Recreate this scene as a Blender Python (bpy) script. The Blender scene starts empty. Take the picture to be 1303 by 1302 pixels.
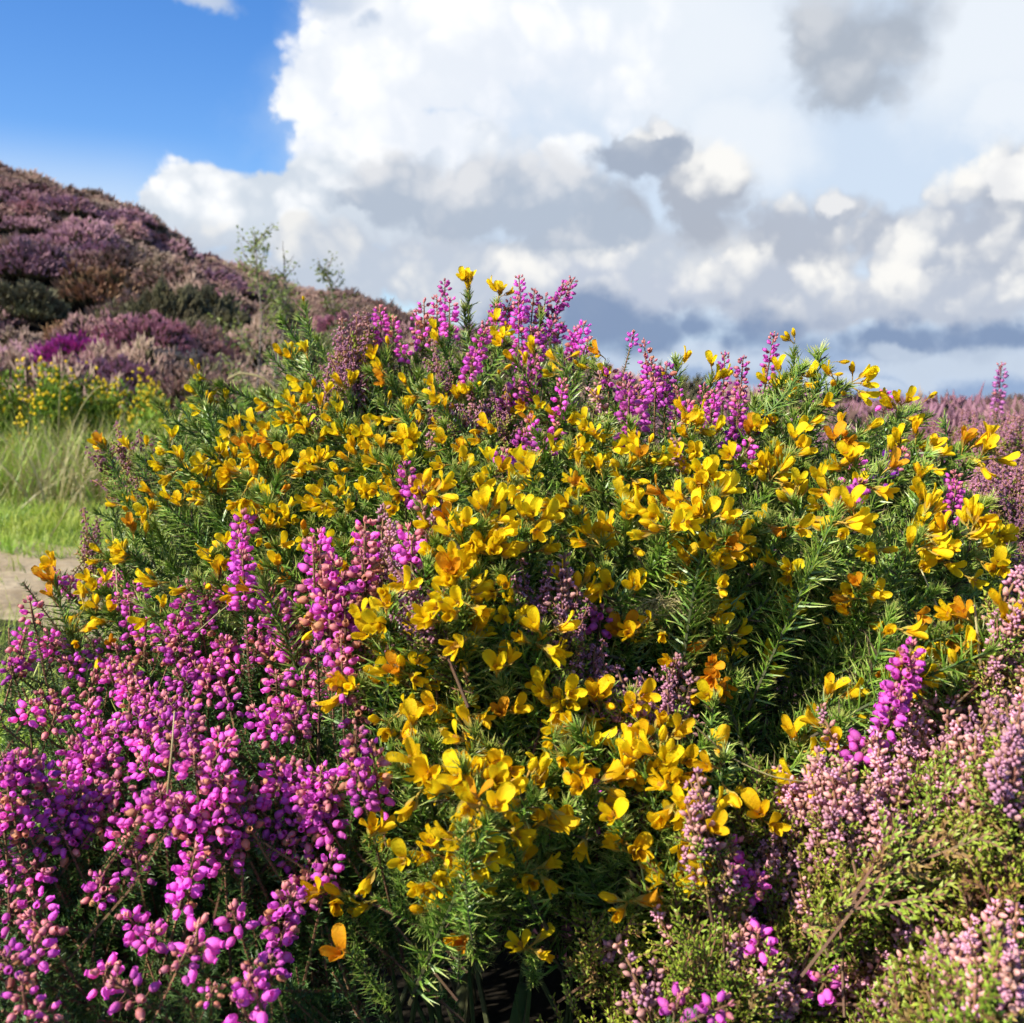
import bpy, math, random
import numpy as np
from mathutils import Vector, Matrix, Euler

R = random.Random(7)
NR = np.random.RandomState(11)
C = bpy.context.scene.collection
PI = math.pi

# ------------------------------------------------------------------ camera
H = 0.62
F = 1303.0
HORIZON = 515.0
PITCH = math.atan((651.0 - HORIZON) / F)
cam_d = bpy.data.cameras.new('camera')
cam = bpy.data.objects.new('camera', cam_d)
C.objects.link(cam)
cam.location = (0, 0, H)
cam.rotation_euler = (PI / 2 - PITCH, 0, 0)
cam_d.sensor_width = 36.0
cam_d.lens = 36.0
cam_d.clip_start = 0.02
cam_d.clip_end = 2000.0
cam_d.dof.use_dof = True
cam_d.dof.focus_distance = 0.68
cam_d.dof.aperture_fstop = 18.0
bpy.context.scene.camera = cam
_fw = Vector((0, math.cos(PITCH), -math.sin(PITCH)))
_up = Vector((0, math.sin(PITCH), math.cos(PITCH)))


def ray(x, y):
    return _fw + Vector((1, 0, 0)) * ((x - 651.5) / F) + _up * ((651.0 - y) / F)


def at(x, y, d):
    return Vector((0, 0, H)) + ray(x, y) * d


CTRL = np.array([
    (0, 1302, .40), (250, 1302, .41), (450, 1302, .46), (650, 1302, .54), (870, 1302, .44), (1303, 1302, .36),
    (0, 1000, .52), (250, 1000, .50), (450, 1000, .52), (600, 1030, .47), (780, 980, .52), (900, 1020, .50),
    (1100, 1050, .47), (1303, 1000, .42), (600, 1180, .52), (50, 800, .72), (250, 780, .68), (400, 760, .62),
    (560, 760, .52), (700, 780, .56), (850, 760, .60), (1000, 800, .66), (1200, 850, .56), (1303, 800, .50),
    (130, 580, .95), (250, 600, .82), (400, 600, .76), (560, 660, .58), (640, 660, .56), (880, 660, .58),
    (1080, 670, .60), (1250, 670, .68), (280, 480, .95), (370, 400, .98), (480, 460, .90), (600, 370, .98),
    (600, 500, .84), (720, 380, .98), (720, 480, .88), (800, 570, .70), (900, 550, .72), (920, 480, .85),
    (1018, 440, .85), (1080, 500, .80), (1220, 560, .75), (1170, 500, .85), (110, 720, .85)], dtype=float)


def depth(x, y):
    d2 = (CTRL[:, 0] - x) ** 2 + (CTRL[:, 1] - y) ** 2 + 300.0
    w = 1.0 / d2 ** 1.5
    return float((w * CTRL[:, 2]).sum() / w.sum())


# ------------------------------------------------------------------ object helpers
def tag(o, label=None, cat=None, group=None, kind=None):
    if label: o['label'] = label
    if cat: o['category'] = cat
    if group: o['group'] = group
    if kind: o['kind'] = kind
    return o


def thing(name, label, cat, loc=(0, 0, 0), group=None):
    o = bpy.data.objects.new(name, None)
    o.empty_display_size = 0.05
    C.objects.link(o)
    o.location = loc
    return tag(o, label, cat, group)


def link(name, me, parent=None, mw=None, color=None):
    o = bpy.data.objects.new(name, me)
    C.objects.link(o)
    if parent is not None:
        o.parent = parent
        if mw is not None:
            o.matrix_local = parent.matrix_basis.inverted() @ mw
    elif mw is not None:
        o.matrix_world = mw
    if color: o.color = color
    return o


def frame(pos, d, tw=0.0, s=1.0):
    """matrix whose local +Z is d"""
    d = Vector(d).normalized()
    a = Vector((0, 0, 1)) if abs(d.z) < .9 else Vector((0, 1, 0))
    x = a.cross(d).normalized()
    y = d.cross(x)
    m = Matrix((x, y, d)).transposed().to_4x4()
    return Matrix.Translation(Vector(pos)) @ m @ Matrix.Rotation(tw, 4, 'Z') @ Matrix.Scale(s, 4)


# ------------------------------------------------------------------ mesh builder (triangles, material index, t attribute)
class MB:
    def __init__(s):
        s.v = []; s.f = []; s.m = []; s.t = []

    def add(s, vs, fs, mi, ts):
        b = len(s.v)
        s.v.extend([tuple(p) for p in vs]); s.t.extend(ts)
        for f in fs:
            if len(f) == 4:
                s.f.append((b + f[0], b + f[1], b + f[2])); s.f.append((b + f[0], b + f[2], b + f[3]))
                s.m.extend((mi, mi))
            else:
                s.f.append((b + f[0], b + f[1], b + f[2])); s.m.append(mi)

    def arr(s):
        return (np.array(s.v, dtype=np.float32).reshape(-1, 3), np.array(s.f, dtype=np.int32).reshape(-1, 3),
                np.array(s.m, dtype=np.int32), np.array(s.t, dtype=np.float32))

    def spine(s, p, d, L, r, mi, n=3, bend=None, t0=0., t1=1.):
        p = Vector(p); d = Vector(d).normalized()
        a = d.orthogonal().normalized(); b = d.cross(a)
        vs = []; ts = []
        for k in range(n):
            an = 2 * PI * k / n
            vs.append(p + (a * math.cos(an) + b * math.sin(an)) * r); ts.append(t0)
        if bend is None:
            vs.append(p + d * L); ts.append(t1)
            s.add(vs, [(k, (k + 1) % n, n) for k in range(n)], mi, ts)
        else:
            q = p + d * (L * .5) + bend * .25
            for k in range(n):
                an = 2 * PI * k / n
                vs.append(q + (a * math.cos(an) + b * math.sin(an)) * r * .75); ts.append((t0 + t1) / 2)
            vs.append(p + d * L + bend); ts.append(t1)
            fs = [(k, (k + 1) % n, n + (k + 1) % n, n + k) for k in range(n)]
            fs += [(n + k, n + (k + 1) % n, 2 * n) for k in range(n)]
            s.add(vs, fs, mi, ts)

    def spindle(s, p, d, L, r, mi, n=4, w=.45, t0=0., t1=1.):
        p = Vector(p); d = Vector(d).normalized()
        a = d.orthogonal().normalized(); b = d.cross(a)
        vs = [p]; ts = [t0]
        for k in range(n):
            an = 2 * PI * k / n
            vs.append(p + d * (L * w) + (a * math.cos(an) + b * math.sin(an)) * r); ts.append(t0 + (t1 - t0) * w)
        vs.append(p + d * L); ts.append(t1)
        fs = [(0, 1 + (k + 1) % n, 1 + k) for k in range(n)] + [(n + 1, 1 + k, 1 + (k + 1) % n) for k in range(n)]
        s.add(vs, fs, mi, ts)

    def tube(s, pts, rs, mi, n=5, t0=0., t1=1.):
        pts = [Vector(p) for p in pts]
        vs = []; ts = []; fs = []
        N = len(pts)
        for i, p in enumerate(pts):
            d = (pts[min(i + 1, N - 1)] - pts[max(i - 1, 0)]).normalized()
            a = d.orthogonal().normalized() if i == 0 else (a - d * a.dot(d)).normalized()
            b = d.cross(a)
            for k in range(n):
                an = 2 * PI * k / n
                vs.append(p + (a * math.cos(an) + b * math.sin(an)) * rs[i]); ts.append(t0 + (t1 - t0) * i / (N - 1))
        for i in range(N - 1):
            for k in range(n):
                fs.append((i * n + k, i * n + (k + 1) % n, (i + 1) * n + (k + 1) % n, (i + 1) * n + k))
        fs += [((N - 1) * n, (N - 1) * n + k, (N - 1) * n + k + 1) for k in range(1, n - 1)]
        s.add(vs, fs, mi, ts)

    def lathe(s, p, d, prof, mi, n=7, tw=0., squash=None):
        p = Vector(p); d = Vector(d).normalized()
        a = d.orthogonal().normalized(); b = d.cross(a)
        vs = []; ts = []; fs = []
        N = len(prof)
        for i, (z, r) in enumerate(prof):
            for k in range(n):
                an = 2 * PI * k / n + tw
                vs.append(p + d * z + (a * math.cos(an) + b * math.sin(an)) * r); ts.append(i / (N - 1))
        for i in range(N - 1):
            for k in range(n):
                fs.append((i * n + k, i * n + (k + 1) % n, (i + 1) * n + (k + 1) % n, (i + 1) * n + k))
        s.add(vs, fs, mi, ts)

    def petal(s, o, d, w, L, W, cup, bend, mi, nu=6, nv=5, notch=0., wave=0., pw=.75):
        """o origin, d growth direction, w width direction; bends towards d x w"""
        d = Vector(d).normalized(); w = Vector(w); w = (w - d * w.dot(d)).normalized()
        n = d.cross(w)
        vs = []; ts = []; fs = []
        p = Vector(o); lu = 0.
        ph = R.random() * 6
        for i in range(nu):
            u = 1 - (1 - i / (nu - 1)) ** 1.7
            du = L * (u - lu); lu = u
            th = bend * u
            dd = d * math.cos(th) + n * math.sin(th)
            p = p + dd * du
            nn = n * math.cos(th) - d * math.sin(th)
            hw = W * .5 * (u ** .62 * max(0, 1 - u ** 4.5) ** .5 * 1.12 + .15 * (1 - u) + .03)
            for j in range(nv):
                v = -1 + 2 * j / (nv - 1)
                q = p + w * (v * hw) + nn * (cup * hw * v * v + wave * W * math.sin(3 * v + 5 * u + ph))
                if notch and i == nu - 1: q = q - dd * (notch * L * (1 - abs(v)))
                vs.append(q); ts.append(u)
        for i in range(nu - 1):
            for j in range(nv - 1):
                fs.append((i * nv + j, i * nv + j + 1, (i + 1) * nv + j + 1, (i + 1) * nv + j))
        s.add(vs, fs, mi, ts)


def mesh_from(arr, mats, name, smooth=False):
    V, Fc, M, T = arr
    me = bpy.data.meshes.new(name)
    nf = len(Fc)
    me.vertices.add(len(V)); me.vertices.foreach_set('co', V.ravel())
    me.loops.add(nf * 3); me.loops.foreach_set('vertex_index', Fc.ravel())
    me.polygons.add(nf)
    me.polygons.foreach_set('loop_start', np.arange(0, nf * 3, 3, dtype=np.int32))
    me.polygons.foreach_set('material_index', M)
    me.polygons.foreach_set('use_smooth', np.full(nf, smooth, dtype=bool))
    a = me.attributes.new('t', 'FLOAT', 'POINT')
    a.data.foreach_set('value', T)
    for m in mats: me.materials.append(m)
    me.update(calc_edges=True)
    me.validate()
    return me


def bake(items, mats, name, smooth=False, origin=(0, 0, 0)):
    """items: (arr, matrix) -> one mesh, coordinates relative to origin"""
    Vs = []; Fs = []; Ms = []; Ts = []; b = 0
    og = np.array(origin, dtype=np.float32)
    for arr, m in items:
        V, Fc, M, T = arr
        mm = np.array(m, dtype=np.float32)
        Vs.append(V @ mm[:3, :3].T + mm[:3, 3] - og)
        Fs.append(Fc + b); Ms.append(M); Ts.append(T); b += len(V)
    return mesh_from((np.concatenate(Vs), np.concatenate(Fs), np.concatenate(Ms), np.concatenate(Ts)), mats, name, smooth)


# ------------------------------------------------------------------ materials
def nodes_of(m):
    m.use_nodes = True
    nt = m.node_tree
    nt.nodes.clear()
    return nt


def veg(name, stops, trans=.3, rough=.5, spec=.3, rnd=.25, hue=.03, use_obj=False, noise=None, crease=0.):
    """leaf / petal material: colour ramp along t, per-object variation, translucent share"""
    m = bpy.data.materials.new(name)
    nt = nodes_of(m); N = nt.nodes; Lk = nt.links
    out = N.new('ShaderNodeOutputMaterial')
    at_ = N.new('ShaderNodeAttribute'); at_.attribute_name = 't'
    rp = N.new('ShaderNodeValToRGB')
    cr = rp.color_ramp
    while len(cr.elements) < len(stops): cr.elements.new(.5)
    for e, (p, c) in zip(cr.elements, stops):
        e.position = p; e.color = (*c, 1)
    Lk.new(at_.outputs['Fac'], rp.inputs['Fac'])
    col = rp.outputs['Color']
    oi = N.new('ShaderNodeObjectInfo')
    if use_obj:
        mx = N.new('ShaderNodeMix'); mx.data_type = 'RGBA'; mx.blend_type = 'MULTIPLY'
        mx.inputs['Factor'].default_value = 1
        Lk.new(col, mx.inputs['A']); Lk.new(oi.outputs['Color'], mx.inputs['B'])
        col = mx.outputs['Result']
    # variation by a per-object random value and a fine world-scale noise
    geo = N.new('ShaderNodeNewGeometry')
    nz = N.new('ShaderNodeTexNoise'); nz.inputs['Scale'].default_value = noise or 60.0; nz.inputs['Detail'].default_value = 3
    Lk.new(geo.outputs['Position'], nz.inputs['Vector'])
    ad = N.new('ShaderNodeMath'); ad.operation = 'ADD'
    Lk.new(oi.outputs['Random'], ad.inputs[0]); Lk.new(nz.outputs['Fac'], ad.inputs[1])
    mr = N.new('ShaderNodeMapRange')
    mr.inputs['From Min'].default_value = .35; mr.inputs['From Max'].default_value = 1.65
    mr.inputs['To Min'].default_value = 1 - rnd; mr.inputs['To Max'].default_value = 1 + rnd
    Lk.new(ad.outputs[0], mr.inputs['Value'])
    mh = N.new('ShaderNodeMapRange')
    mh.inputs['From Min'].default_value = .25; mh.inputs['From Max'].default_value = .75
    mh.inputs['To Min'].default_value = .5 - hue; mh.inputs['To Max'].default_value = .5 + hue
    Lk.new(nz.outputs['Fac'], mh.inputs['Value'])
    hs = N.new('ShaderNodeHueSaturation')
    Lk.new(col, hs.inputs['Color']); Lk.new(mr.outputs[0], hs.inputs['Value']); Lk.new(mh.outputs[0], hs.inputs['Hue'])
    col = hs.outputs['Color']
    pb = N.new('ShaderNodeBsdfPrincipled')
    pb.inputs['Roughness'].default_value = rough
    pb.inputs['Specular IOR Level'].default_value = spec
    Lk.new(col, pb.inputs['Base Color'])
    if crease:
        cz = N.new('ShaderNodeTexNoise'); cz.inputs['Scale'].default_value = 420; cz.inputs['Detail'].default_value = 4; cz.inputs['Distortion'].default_value = 1.2
        Lk.new(geo.outputs['Position'], cz.inputs['Vector'])
        bm = N.new('ShaderNodeBump'); bm.inputs['Strength'].default_value = crease; bm.inputs['Distance'].default_value = .0012
        Lk.new(cz.outputs['Fac'], bm.inputs['Height']); Lk.new(bm.outputs[0], pb.inputs['Normal'])
    tr = N.new('ShaderNodeBsdfTranslucent')
    Lk.new(col, tr.inputs['Color'])
    ms = N.new('ShaderNodeMixShader'); ms.inputs[0].default_value = trans
    Lk.new(pb.outputs[0], ms.inputs[1]); Lk.new(tr.outputs[0], ms.inputs[2])
    Lk.new(ms.outputs[0], out.inputs['Surface'])
    return m


M = {}
M['spine'] = veg('gorse_spine', [(0, (.06, .13, .012)), (.5, (.19, .32, .036)), (1, (.58, .58, .16))], .12, .38, .5, .3, .02, noise=25)
M['stem'] = veg('gorse_stem', [(0, (.06, .05, .025)), (1, (.07, .12, .03))], .0, .7, .2)
M['deadspine'] = veg('dry_spine', [(0, (.06, .045, .025)), (1, (.16, .12, .06))], .05, .7, .2)
M['petal'] = veg('gorse_petal', [(0, (.86, .46, .008)), (.3, (.93, .65, .008)), (1, (.95, .73, .014))], .42, .6, .15, .16, .008, True, 160, .55)
M['calyx'] = veg('gorse_calyx', [(0, (.34, .30, .05)), (1, (.62, .36, .06))], .25, .7, .2, .25, .02, False, 120)
M['bell'] = veg('heather_bell', [(0, (.74, .17, .48)), (.3, (.90, .19, .70)), (1, (.80, .11, .64))], .38, .6, .15, .42, .03, True, 120, .4)
M['budbell'] = veg('heather_bud', [(0, (.40, .09, .09)), (.5, (.70, .24, .28)), (1, (.72, .33, .24))], .28, .5, .3, .3, .03, False, 160)
M['fade'] = veg('faded_bell', [(0, (.52, .20, .13)), (1, (.66, .30, .15))], .3, .55, .25, .35, .03, False, 160)
M['hstem'] = veg('heather_stem', [(0, (.13, .075, .045)), (1, (.24, .12, .06))], 0, .7, .2)
M['needle'] = veg('heather_needle', [(0, (.035, .085, .016)), (1, (.11, .20, .035))], .15, .45, .4, .35, .03, noise=30)
M['lingfl'] = veg('ling_flower', [(0, (.62, .26, .35)), (1, (.84, .44, .56))], .3, .5, .25, .3, .03, True, 150)
M['lingbud'] = veg('ling_bud', [(0, (.62, .28, .24)), (1, (.87, .48, .42))], .28, .5, .25, .25, .03, True, 150)
M['lingleaf'] = veg('ling_leaf', [(0, (.14, .22, .02)), (1, (.42, .50, .05))], .2, .5, .35, .4, .04, noise=25)
M['lingdry'] = veg('ling_dry_leaf', [(0, (.20, .12, .03)), (1, (.44, .30, .09))], .15, .6, .25, .4, .03, noise=25)
M['straw'] = veg('straw', [(0, (.28, .24, .09)), (1, (.56, .46, .22))], .2, .5, .35, .25, .02)
M['grass'] = veg('grass_blade', [(0, (.12, .20, .02)), (.6, (.38, .50, .05)), (1, (.68, .64, .17))], .3, .45, .35, .35, .03, noise=2)
M['birchbark'] = veg('birch_bark', [(0, (.16, .12, .09)), (1, (.30, .26, .21))], 0, .7, .2, noise=12)
M['birchleaf'] = veg('birch_leaf', [(0, (.14, .19, .035)), (1, (.25, .29, .06))], .35, .45, .4, .4, .04, noise=4)
M['darkleaf'] = veg('dark_leaf', [(0, (.035, .05, .02)), (1, (.06, .08, .03))], .2, .5, .3, .3)
M['moundleaf'] = veg('moor_foliage', [(0, (.045, .038, .018)), (1, (.16, .13, .06))], .1, .65, .2, .4, .03, noise=3)
M['moundtip'] = veg('moor_bloom', [(0, (.6, .6, .6)), (1, (1, 1, 1))], .2, .6, .2, .4, .03, True, 3)
M['bracken'] = veg('bracken_leaf', [(0, (.14, .24, .025)), (1, (.34, .46, .055))], .3, .5, .3, .4, .03, noise=4)
M['farpetal'] = veg('far_gorse_flower', [(0, (.75, .52, .02)), (1, (.85, .65, .03))], .3, .5, .2, .25, .02)
M['pod'] = veg('withered_pod', [(0, (.07, .045, .03)), (1, (.20, .16, .12))], .1, .8, .2)

# ------------------------------------------------------------------ plant prototypes (arrays)
GS_M = [M['spine'], M['stem'], M['deadspine']]


def gorse_shoot(L, dens=1.0, seed=0, dead=0.):
    r = random.Random(seed)
    mb = MB()
    bx, by = r.uniform(-.18, .18), r.uniform(-.18, .18)
    P = lambda z: Vector((bx * z * z / L, by * z * z / L, z))
    mb.tube([P(L * k / 6) for k in range(7)], [.0012 - .0006 * k / 6 for k in range(7)], 1, 5)
    n = int(L / .0030 * dens)
    for i in range(n):
        z = L * (.04 + .96 * (i + r.random()) / n)
        an = i * 2.39996 + r.uniform(-.4, .4)
        tipf = z / L
        lean = math.radians(r.uniform(48, 82) - 28 * tipf ** 3)
        ln = r.uniform(.011, .0215) * (1 - .42 * tipf ** 4) * (.7 + .3 * min(1, tipf * 2.5))
        d = Vector((math.cos(an) * math.sin(lean), math.sin(an) * math.sin(lean), math.cos(lean)))
        p = P(z)
        mi = 2 if r.random() < dead else 0
        bend = Vector((r.uniform(-1, 1), r.uniform(-1, 1), r.uniform(-.2, 1.2))) * (.05 * ln)
        mb.spine(p, d, ln, .00072, mi, 3, bend)
        for k in range(r.choice((1, 2, 2))):
            q = p + d * (ln * r.uniform(.12, .6))
            dd = (d + Vector((r.uniform(-1, 1), r.uniform(-1, 1), r.uniform(-.4, 1))) * .95).normalized()
            mb.spine(q, dd, ln * r.uniform(.35, .6), .00052, mi, 3)
    # terminal tuft
    for i in range(int(12 * dens)):
        an = r.uniform(0, 2 * PI); lean = math.radians(r.uniform(5, 50))
        mb.spine(P(L * r.uniform(.95, 1)), (math.cos(an) * math.sin(lean), math.sin(an) * math.sin(lean), math.cos(lean)),
                 r.uniform(.006, .011), .00055, 0, 3, t0=.35)
    return mb.arr()


SHOOTS = [gorse_shoot(R.uniform(.10, .15), 2.6, 100 + k, .05) for k in range(10)]
SHOOT_L = [float(a[0][:, 2].max()) for a in SHOOTS]
SHOOT_ME = [mesh_from(a, GS_M, 'gorse_shoot') for a in SHOOTS]
FILL = [gorse_shoot(R.uniform(.10, .14), 1.6, 200 + k, .07) for k in range(6)]
DEADF = [gorse_shoot(R.uniform(.10, .14), .45, 260 + k, .8) for k in range(3)]

FL_M = [M['petal'], M['calyx']]


def gorse_flower(op, seed, bud=False):
    """op 0..1 openness; +Z flower axis, +X the banner side"""
    global R
    keep = R; R = random.Random(seed); r = R
    mb = MB()
    mm = .001
    X = Vector((1, 0, 0)); Y = Vector((0, 1, 0)); Z = Vector((0, 0, 1))
    # hairy two-lipped calyx
    for sg in (1, -1):
        mb.petal((sg * .9 * mm, 0, .4 * mm), Z + X * sg * .16, Y * sg, 8.4 * mm, 5.0 * mm, -.55, .18, 1, 5, 5)
    mb.spindle((0, 0, -2.5 * mm), Z, 4.5 * mm, 1.1 * mm, 1, 6, .7)
    mb.tube([(-1.2 * mm, 0, -9 * mm), (-.4 * mm, 0, -5 * mm), (0, 0, -1 * mm)], [.45 * mm, .5 * mm, .7 * mm], 1, 4)
    if bud:
        mb.lathe((0, 0, 1.5 * mm), Z + X * .12, [(0, .8 * mm), (3 * mm, 2.3 * mm), (6.5 * mm, 2.5 * mm), (9.5 * mm, 1.7 * mm), (11.5 * mm, .3 * mm)], 0, 8)
        mb.petal((.6 * mm, 0, 2.5 * mm), Z + X * .25, -Y, 10 * mm, 5.5 * mm, .55, -.35, 0, 6, 5)
    else:
        # banner, broad and folded back; two long wings; boat-shaped keel
        mb.petal((.8 * mm, 0, 3 * mm), Z + X * (.15 + .3 * op), -Y, r.uniform(13.5, 15.5) * mm, (7.4 + 2.2 * op) * mm,
                 -(.55 - .3 * op), .30 + .95 * op, 0, 8, 7, .10, .04, .85)
        for sg in (1, -1):
            mb.petal((-.3 * mm, sg * 1.0 * mm, 3 * mm), Z + Y * sg * (.12 + .40 * op) + X * .08, X * sg, r.uniform(12.0, 13.8) * mm,
                     5.8 * mm, -.5, r.uniform(-.1, .3) * (1 if op > .3 else -1), 0, 7, 5, 0, .03, .85)
        mb.petal((-1.2 * mm, 0, 3 * mm), Z - X * (.15 + .4 * op), -Y, 11.5 * mm, 5.4 * mm, .95, .35, 0, 6, 5, 0, 0, .85)
    R = keep
    return mb.arr()


FLW = [gorse_flower(o, 300 + i) for i, o in enumerate((.15, .4, .6, .75, .9, .3, .55))]
BUD = [gorse_flower(0, 330 + i, True) for i in range(2)]
FLW_ME = [mesh_from(a, FL_M, 'gorse_flower', True) for a in FLW]
BUD_ME = [mesh_from(a, FL_M, 'gorse_bud', True) for a in BUD]

SP_M = [M['bell'], M['budbell'], M['fade'], M['hstem'], M['needle']]


def bell(mb, p, d, s, mi, r):
    mm = .001 * s
    k = r.uniform(.92, 1.12)
    prof = [(0, .5 * mm), (.6 * mm, 1.5 * mm * k), (1.9 * mm, 2.05 * mm * k), (3.4 * mm, 1.95 * mm * k), (4.7 * mm, 1.3 * mm), (5.2 * mm, .95 * mm), (5.7 * mm, 1.4 * mm)]
    mb.lathe(p, d, prof, mi, 7, r.random() * 6)
    a = Vector(d).orthogonal().normalized(); b = Vector(d).cross(a)
    for q in range(4):
        an = q * PI / 2 + .4
        mb.spine(Vector(p), Vector(d) * .75 + (a * math.cos(an) + b * math.sin(an)), 2.6 * mm, .55 * mm, 1 if mi != 2 else 2, 3)


def bell_spike(seed, n, length, fade, wide=1.0, bs=1.0, budf=.82, budp=.6):
    """flower head: +Z axis from z=0 (lowest bells) up to z=length"""
    r = random.Random(seed); mb = MB()
    mb.tube([(0, 0, 0), (0, 0, length * .5), (0, 0, length)], [.0009, .0008, .0005], 3, 4)
    for i in range(n):
        f = (i + .5) / n
        z = length * (f + r.uniform(-.03, .03))
        an = i * 2.39996 + r.uniform(-.5, .5)
        droop = math.radians(118 - 82 * f + r.uniform(-18, 18))     # upper ones point up, lower ones hang
        rad = (.0026 + .0012 * r.random()) * wide
        o = Vector((math.cos(an), math.sin(an), 0))
        p = Vector((0, 0, z)) + o * rad
        d = o * math.sin(droop) + Vector((0, 0, math.cos(droop)))
        mb.tube([(0, 0, z - .001), p], [.0004, .0003], 3, 3)
        s = bs * r.uniform(.85, 1.12) * (1 if f < .7 else 1 - .45 * (f - .7) / .3)
        mi = 0
        q = r.random()
        if f > budf and q < budp: mi = 1
        elif q < fade: mi = 2 if r.random() < .6 else 1
        bell(mb, p, d, s, mi, r)
    for i in range(5):
        an = r.uniform(0, 6.28)
        mb.spindle((0, 0, length * r.uniform(.92, 1)), (math.cos(an) * .4, math.sin(an) * .4, 1), .004, .0008, 1, 4)
    return mb.arr()


def heath_stem(seed, L, dens=1., mats=(3, 4)):
    """leafy heather stem: from z=-L to z=0"""
    r = random.Random(seed); mb = MB()
    mb.tube([(r.uniform(-.01, .01), r.uniform(-.01, .01), -L), (0, 0, -L * .4), (0, 0, 0)], [.0009, .0008, .0007], mats[0], 4)
    n = int(L / .0020 * dens)
    for i in range(n):
        z = -L + L * (i + r.random()) / n
        a0 = r.uniform(0, 6.28)
        for k in range(3):
            an = a0 + k * 2.094
            lean = math.radians(r.uniform(45, 85))
            d = (math.cos(an) * math.sin(lean), math.sin(an) * math.sin(lean), math.cos(lean))
            mb.spine((0, 0, z), d, r.uniform(.004, .0068), .00048, mats[1], 3)
        if r.random() < .55:
            an = r.uniform(0, 6.28)
            q = Vector((math.cos(an) * .0022, math.sin(an) * .0022, z))
            for k in range(5):
                d = Vector((math.cos(an), math.sin(an), .5)) + Vector((r.uniform(-1, 1), r.uniform(-1, 1), r.uniform(-.5, 1))) * .8
                mb.spine(q, d, r.uniform(.003, .0045), .0004, mats[1], 3)
    return mb.arr()


SPK = []; MIDO_ = []
for k in range(5): SPK.append(bell_spike(400 + k, R.choice((22, 26, 30)), R.uniform(.030, .044), .06))
for k in range(3): SPK.append(bell_spike(420 + k, 24, R.uniform(.034, .05), .62))           # faded salmon spikes
for k in range(2): SPK.append(bell_spike(430 + k, 10, .016, .08))                             # small heads
for k in range(2): SPK.append(bell_spike(440 + k, 44, .062, .12, 1.15))                        # long dense spikes
for k in range(3): MIDO_.append(bell_spike(480 + k, 12, R.uniform(.013, .020), .55, 1.4, .9))
for k in range(5): SPK.append(bell_spike(460 + k, R.choice((12, 14, 17)), R.uniform(.010, .017), .20, 1.45, .92, .84, .65))
SPK += MIDO_
SPK_ME = [mesh_from(a, SP_M, 'bell_heather_spike', True) for a in SPK]
MID = [12, 13, 14, 15, 16]
FRESH, FADED, SMALL, LONG = [0, 1, 2, 3, 4], [5, 6, 7], [8, 9], [10, 11]
HST = [heath_stem(450 + k, R.uniform(.10, .14)) for k in range(4)]
HST_ME = [mesh_from(a, SP_M, 'heather_leafy_stem') for a in HST]

LG_M = [M['lingfl'], M['lingbud'], M['hstem'], M['lingleaf'], M['lingdry']]


def ling_flower(mb, p, d, s, mi, r):
    mm = .001 * s
    if mi == 0:      # open: four spread lobes
        d = Vector(d).normalized(); a = d.orthogonal().normalized(); b = d.cross(a)
        a0 = r.random() * 6
        for k in range(4):
            an = a0 + k * PI / 2
            o = a * math.cos(an) + b * math.sin(an)
            mb.spindle(p, d * .9 + o * .75, 3.6 * mm, 1.0 * mm, 0, 4, .55)
    else:
        mb.lathe(p, d, [(0, .4 * mm), (.6 * mm, 1.0 * mm), (1.8 * mm, 1.25 * mm), (3.0 * mm, .9 * mm), (3.8 * mm, .15 * mm)], 1, 6, r.random() * 6)


def leaf_twig(mb, p, d, L, mi, r):
    d = Vector(d).normalized()
    mb.tube([p, Vector(p) + d * L], [.0006, .0004], 2, 3)
    a = d.orthogonal().normalized(); b = d.cross(a)
    n = max(3, int(L / .0027))
    for i in range(n):
        q = Vector(p) + d * (L * (i + .5) / n)
        for k in range(2):
            an = (i % 2) * PI / 2 + k * PI + r.uniform(-.2, .2)
            o = a * math.cos(an) + b * math.sin(an)
            mb.spindle(q, d + o * .75, r.uniform(.0030, .0044), .00085, mi, 3, .4)


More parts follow.
